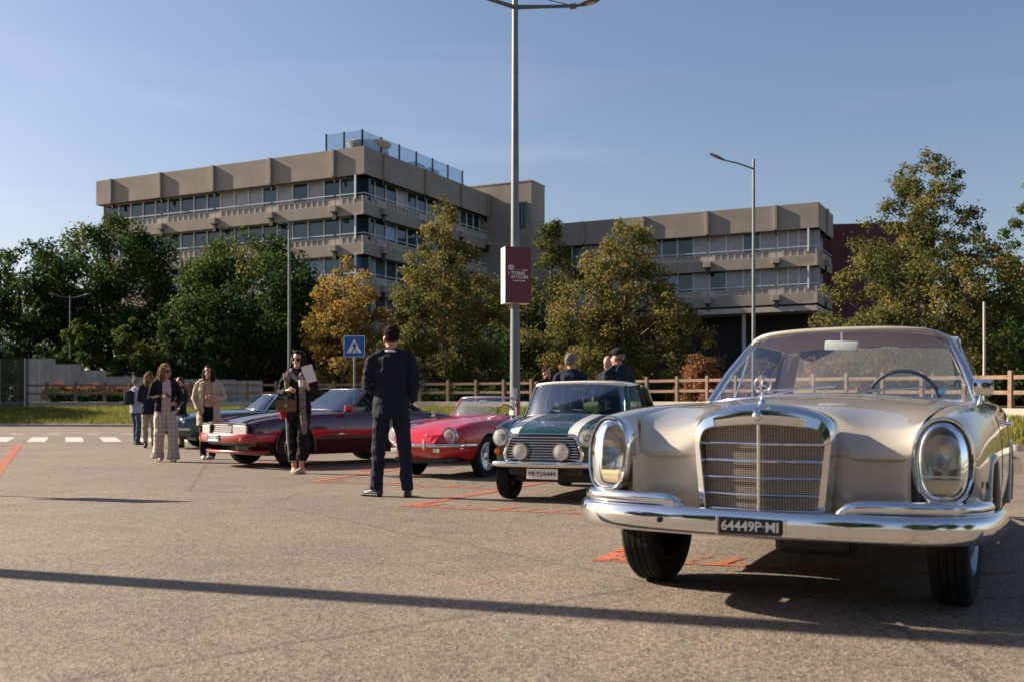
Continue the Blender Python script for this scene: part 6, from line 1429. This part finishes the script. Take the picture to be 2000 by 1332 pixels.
# woman in checked trousers
x, y = at(322, 901); wc_, HM, wr, ln = person('woman with long light brown hair, black jacket and wide checked trousers', (x, y, 0), PI+R(32), 1.70,
    dict(foot={-1: (-.12, .12, 0), 1: (.11, -.05, .02)}, fdir={-1: R(-6), 1: R(4)}, knee={-1: .06, 1: .09}, elbow={-1: (-.26, .02, 1.12), 1: (.26, .0, 1.12)}, wrist={-1: (-.12, .24, 1.02), 1: (.10, .25, 1.14)}, hdir={-1: (.5, .8, .0), 1: (-.8, .5, .1)}, palm={-1: (1, 0, 0), 1: (0, 0, 1)}, turn=R(28), nod=R(-6), lean=(.0, .03)),
    dict(fem=True, trousers=check, legw=1.3, flare=.115, hem=.02, shoes=whiteshoe, top=fab('pale_pink_top', (.52, .43, .42)), jacket=black_f, jlen=.84, open=.075, hair='long', hairlen=.30, hairm=blond_h, glasses=True))
ph = hold('phone', 'phone in hand of the woman in checked trousers', 'phone', wc_, (.02, .32, 1.17), RZ(R(30)) @ RX(R(60)))
MB().box((0, 0, 0), (.07, .009, .145), bev=.004).obj('case', blackp, ph); MB().box((0, -.0055, 0), (.062, .002, .135)).obj('screen', mat('phone_screen', (.03, .03, .035), .1), ph)
# woman with dark blazer, back turned
x, y = at(292, 874); wd_, HM, wr, ln = person('woman seen from behind with long fair hair, dark blazer, beige trousers and boots', (x, y, 0), R(20), 1.77,
    dict(foot={-1: (-.09, .02, 0), 1: (.09, .0, 0)}, elbow={-1: (-.24, .02, 1.12), 1: (.24, .03, 1.12)}, wrist={-1: (-.15, .22, 1.06), 1: (.15, .22, 1.06)}, hdir={-1: (.6, .7, .1), 1: (-.6, .7, .1)}, turn=R(-18)),
    dict(fem=True, trousers=cream_f, legw=.95, flare=.055, hem=.09, shoes=blackshoe, boots=True, jacket=fab('dark_blazer', (.014, .018, .03)), jlen=.76, hair='long', hairlen=.32, hairm=blond_h))
bg_ = hold('shoulder_bag', 'small black bag hanging beside the woman in the dark blazer', 'bag', wd_, (.26, -.02, .80)); MB().box((0, 0, 0), (.07, .22, .24), bev=.03).obj('bag_body', blackshoe, bg_, 50); MB().tube(bez([(0, -.08, .1), (-.03, -.05, .4), (-.08, .0, .63), (-.03, .06, .4), (0, .08, .1)], 5), .006, 5).obj('strap', chrome_dull, bg_)
# person in pale blue shirt and jeans
x, y = at(266, 868); we_, HM, wr, ln = person('person in a pale blue shirt and jeans with a dark backpack, turned away', (x, y, 0), R(-28), 1.69,
    dict(foot={-1: (-.12, .10, 0), 1: (.11, -.06, 0)}, knee={-1: .04, 1: .03}, elbow={-1: (-.24, -.02, 1.12), 1: (.24, -.02, 1.12)}, wrist={-1: (-.18, .16, .98), 1: (.20, .12, .95)}, hdir={-1: (.2, .6, -.6), 1: (-.2, .6, -.6)}),
    dict(trousers=jeans, legw=.95, flare=.06, hem=.02, shoes=fab('grey_trainers', (.25, .22, .22)), jacket=fab('pale_blue_shirt', (.30, .36, .44)), jlen=.82, hair='short', hairm=grey_h))
bk = hold('backpack', 'dark backpack on the back of the person in jeans', 'backpack', we_, (-.06, -.19, 1.22), RZ(R(10))); MB().box((0, 0, 0), (.27, .13, .38), bev=.06).obj('pack', fab('dark_pack', (.016, .022, .032)), bk, 50)
for s in (-1, 1): MB().tube(bez([(s*.09, .07, .2), (s*.10, .17, .26), (s*.10, .30, .16), (s*.1, .28, -.1)], 4), .016, 6).obj('strap', MATS['dark_pack'], bk)
# person mostly hidden behind the woman in checked trousers
x, y = at(352, 873); wf_, HM, wr, ln = person('person in brown trousers and dark jacket mostly hidden behind the checked trousers', (x, y, 0), PI-R(40), 1.66,
    dict(foot={-1: (-.09, .02, 0), 1: (.09, .0, 0)}, elbow={-1: (-.24, .0, 1.12), 1: (.24, .0, 1.12)}, wrist={-1: (-.20, .15, .95), 1: (.20, .15, .95)}, hdir={-1: (.2, .5, -.7), 1: (-.2, .5, -.7)}),
    dict(trousers=fab('tan_cloth', (.26, .19, .125)), legw=1., flare=.07, hem=.02, shoes=blackshoe, jacket=MATS['dark_blazer'], jlen=.8, hair='short', hairm=brown_h), .012)
# men talking behind the small green car
std = lambda **k: dict(dict(foot={-1: (-.11, .03, 0), 1: (.11, .0, 0)}, elbow={-1: (-.26, -.02, 1.12), 1: (.26, -.02, 1.12)}, wrist={-1: (-.16, .20, 1.04), 1: (.18, .20, 1.02)}, hdir={-1: (.5, .7, .0), 1: (-.5, .7, .0)}), **k)
def pos(px, D): return (tp(px, D), D, 0)
person('grey-haired man in a navy jacket with his back turned, beyond the small green car', pos(1115, 15), R(-14), 1.755, std(turn=R(-20)), dict(trousers=navy_t, shoes=blackshoe, jacket=fab('navy_jacket', (.016, .024, .048)), hair='short', hairm=grey_h), .011)
person('man in a black cap and dark blue hooded jacket, beyond the small green car', pos(1207, 14.6), R(34), 1.80, std(turn=R(18)), dict(trousers=navy_t, shoes=blackshoe, jacket=fab('dark_blue_jacket', (.014, .024, .042)), jx=1.06, hair='short', hairm=grey_h, cap=black_f, hood=True), .011)
person('dark-haired bearded man facing the cars beside the banner pole', pos(1067, 20), PI+R(30), 1.75, std(turn=R(10)), dict(trousers=navy_t, shoes=blackshoe, jacket=black_f, hair='short', hairm=dark_h, beard=dark_h), .012)
person('balding man half hidden by the man in the black cap', pos(1189, 17), PI+R(-40), 1.82, std(nod=R(-12)), dict(trousers=navy_t, shoes=blackshoe, jacket=black_f, hair='bald', skin=skin), .012)
# ---------------------------------------------------------------- trees across the lot, mirrored in the chrome and glass
def copy_thing(o, loc, rz, label, sca=1.):
    c = o.copy(); C.objects.link(c); c.location = loc; c.rotation_euler = (0, 0, rz); c.scale = (sca,)*3; c['label'] = label
    for ch in [q for q in bpy.data.objects if q.parent == o]:
        d_ = ch.copy(); C.objects.link(d_); d_.parent = c
src = [o for o in bpy.data.objects if o.name.startswith('broadleaf_tree') and o.parent is None][:3]
for i, (x, y, s_) in enumerate(((-26, -20, .8), (-12, -24, .9), (2, -22, .75), (14, -25, .95), (27, -19, .85), (-40, -14, .9))):
    copy_thing(src[i % 3], (x, y, 0), i*1.3, 'dark green tree opposite the front of the cars, %s of its row' % ('first', 'second', 'third', 'fourth', 'fifth', 'sixth')[i], s_)
for i, (x, y, s_, lb_) in enumerate(((-43.5, 59.5, .78, 'tree at the verge past the glass panel, shading the start of the grass bank'), (-52, 66, .95, 'tree behind the fence farther along past the glass panel'))):
    copy_thing(src[i], (x, y, .6), 2.1+i, lb_, s_)
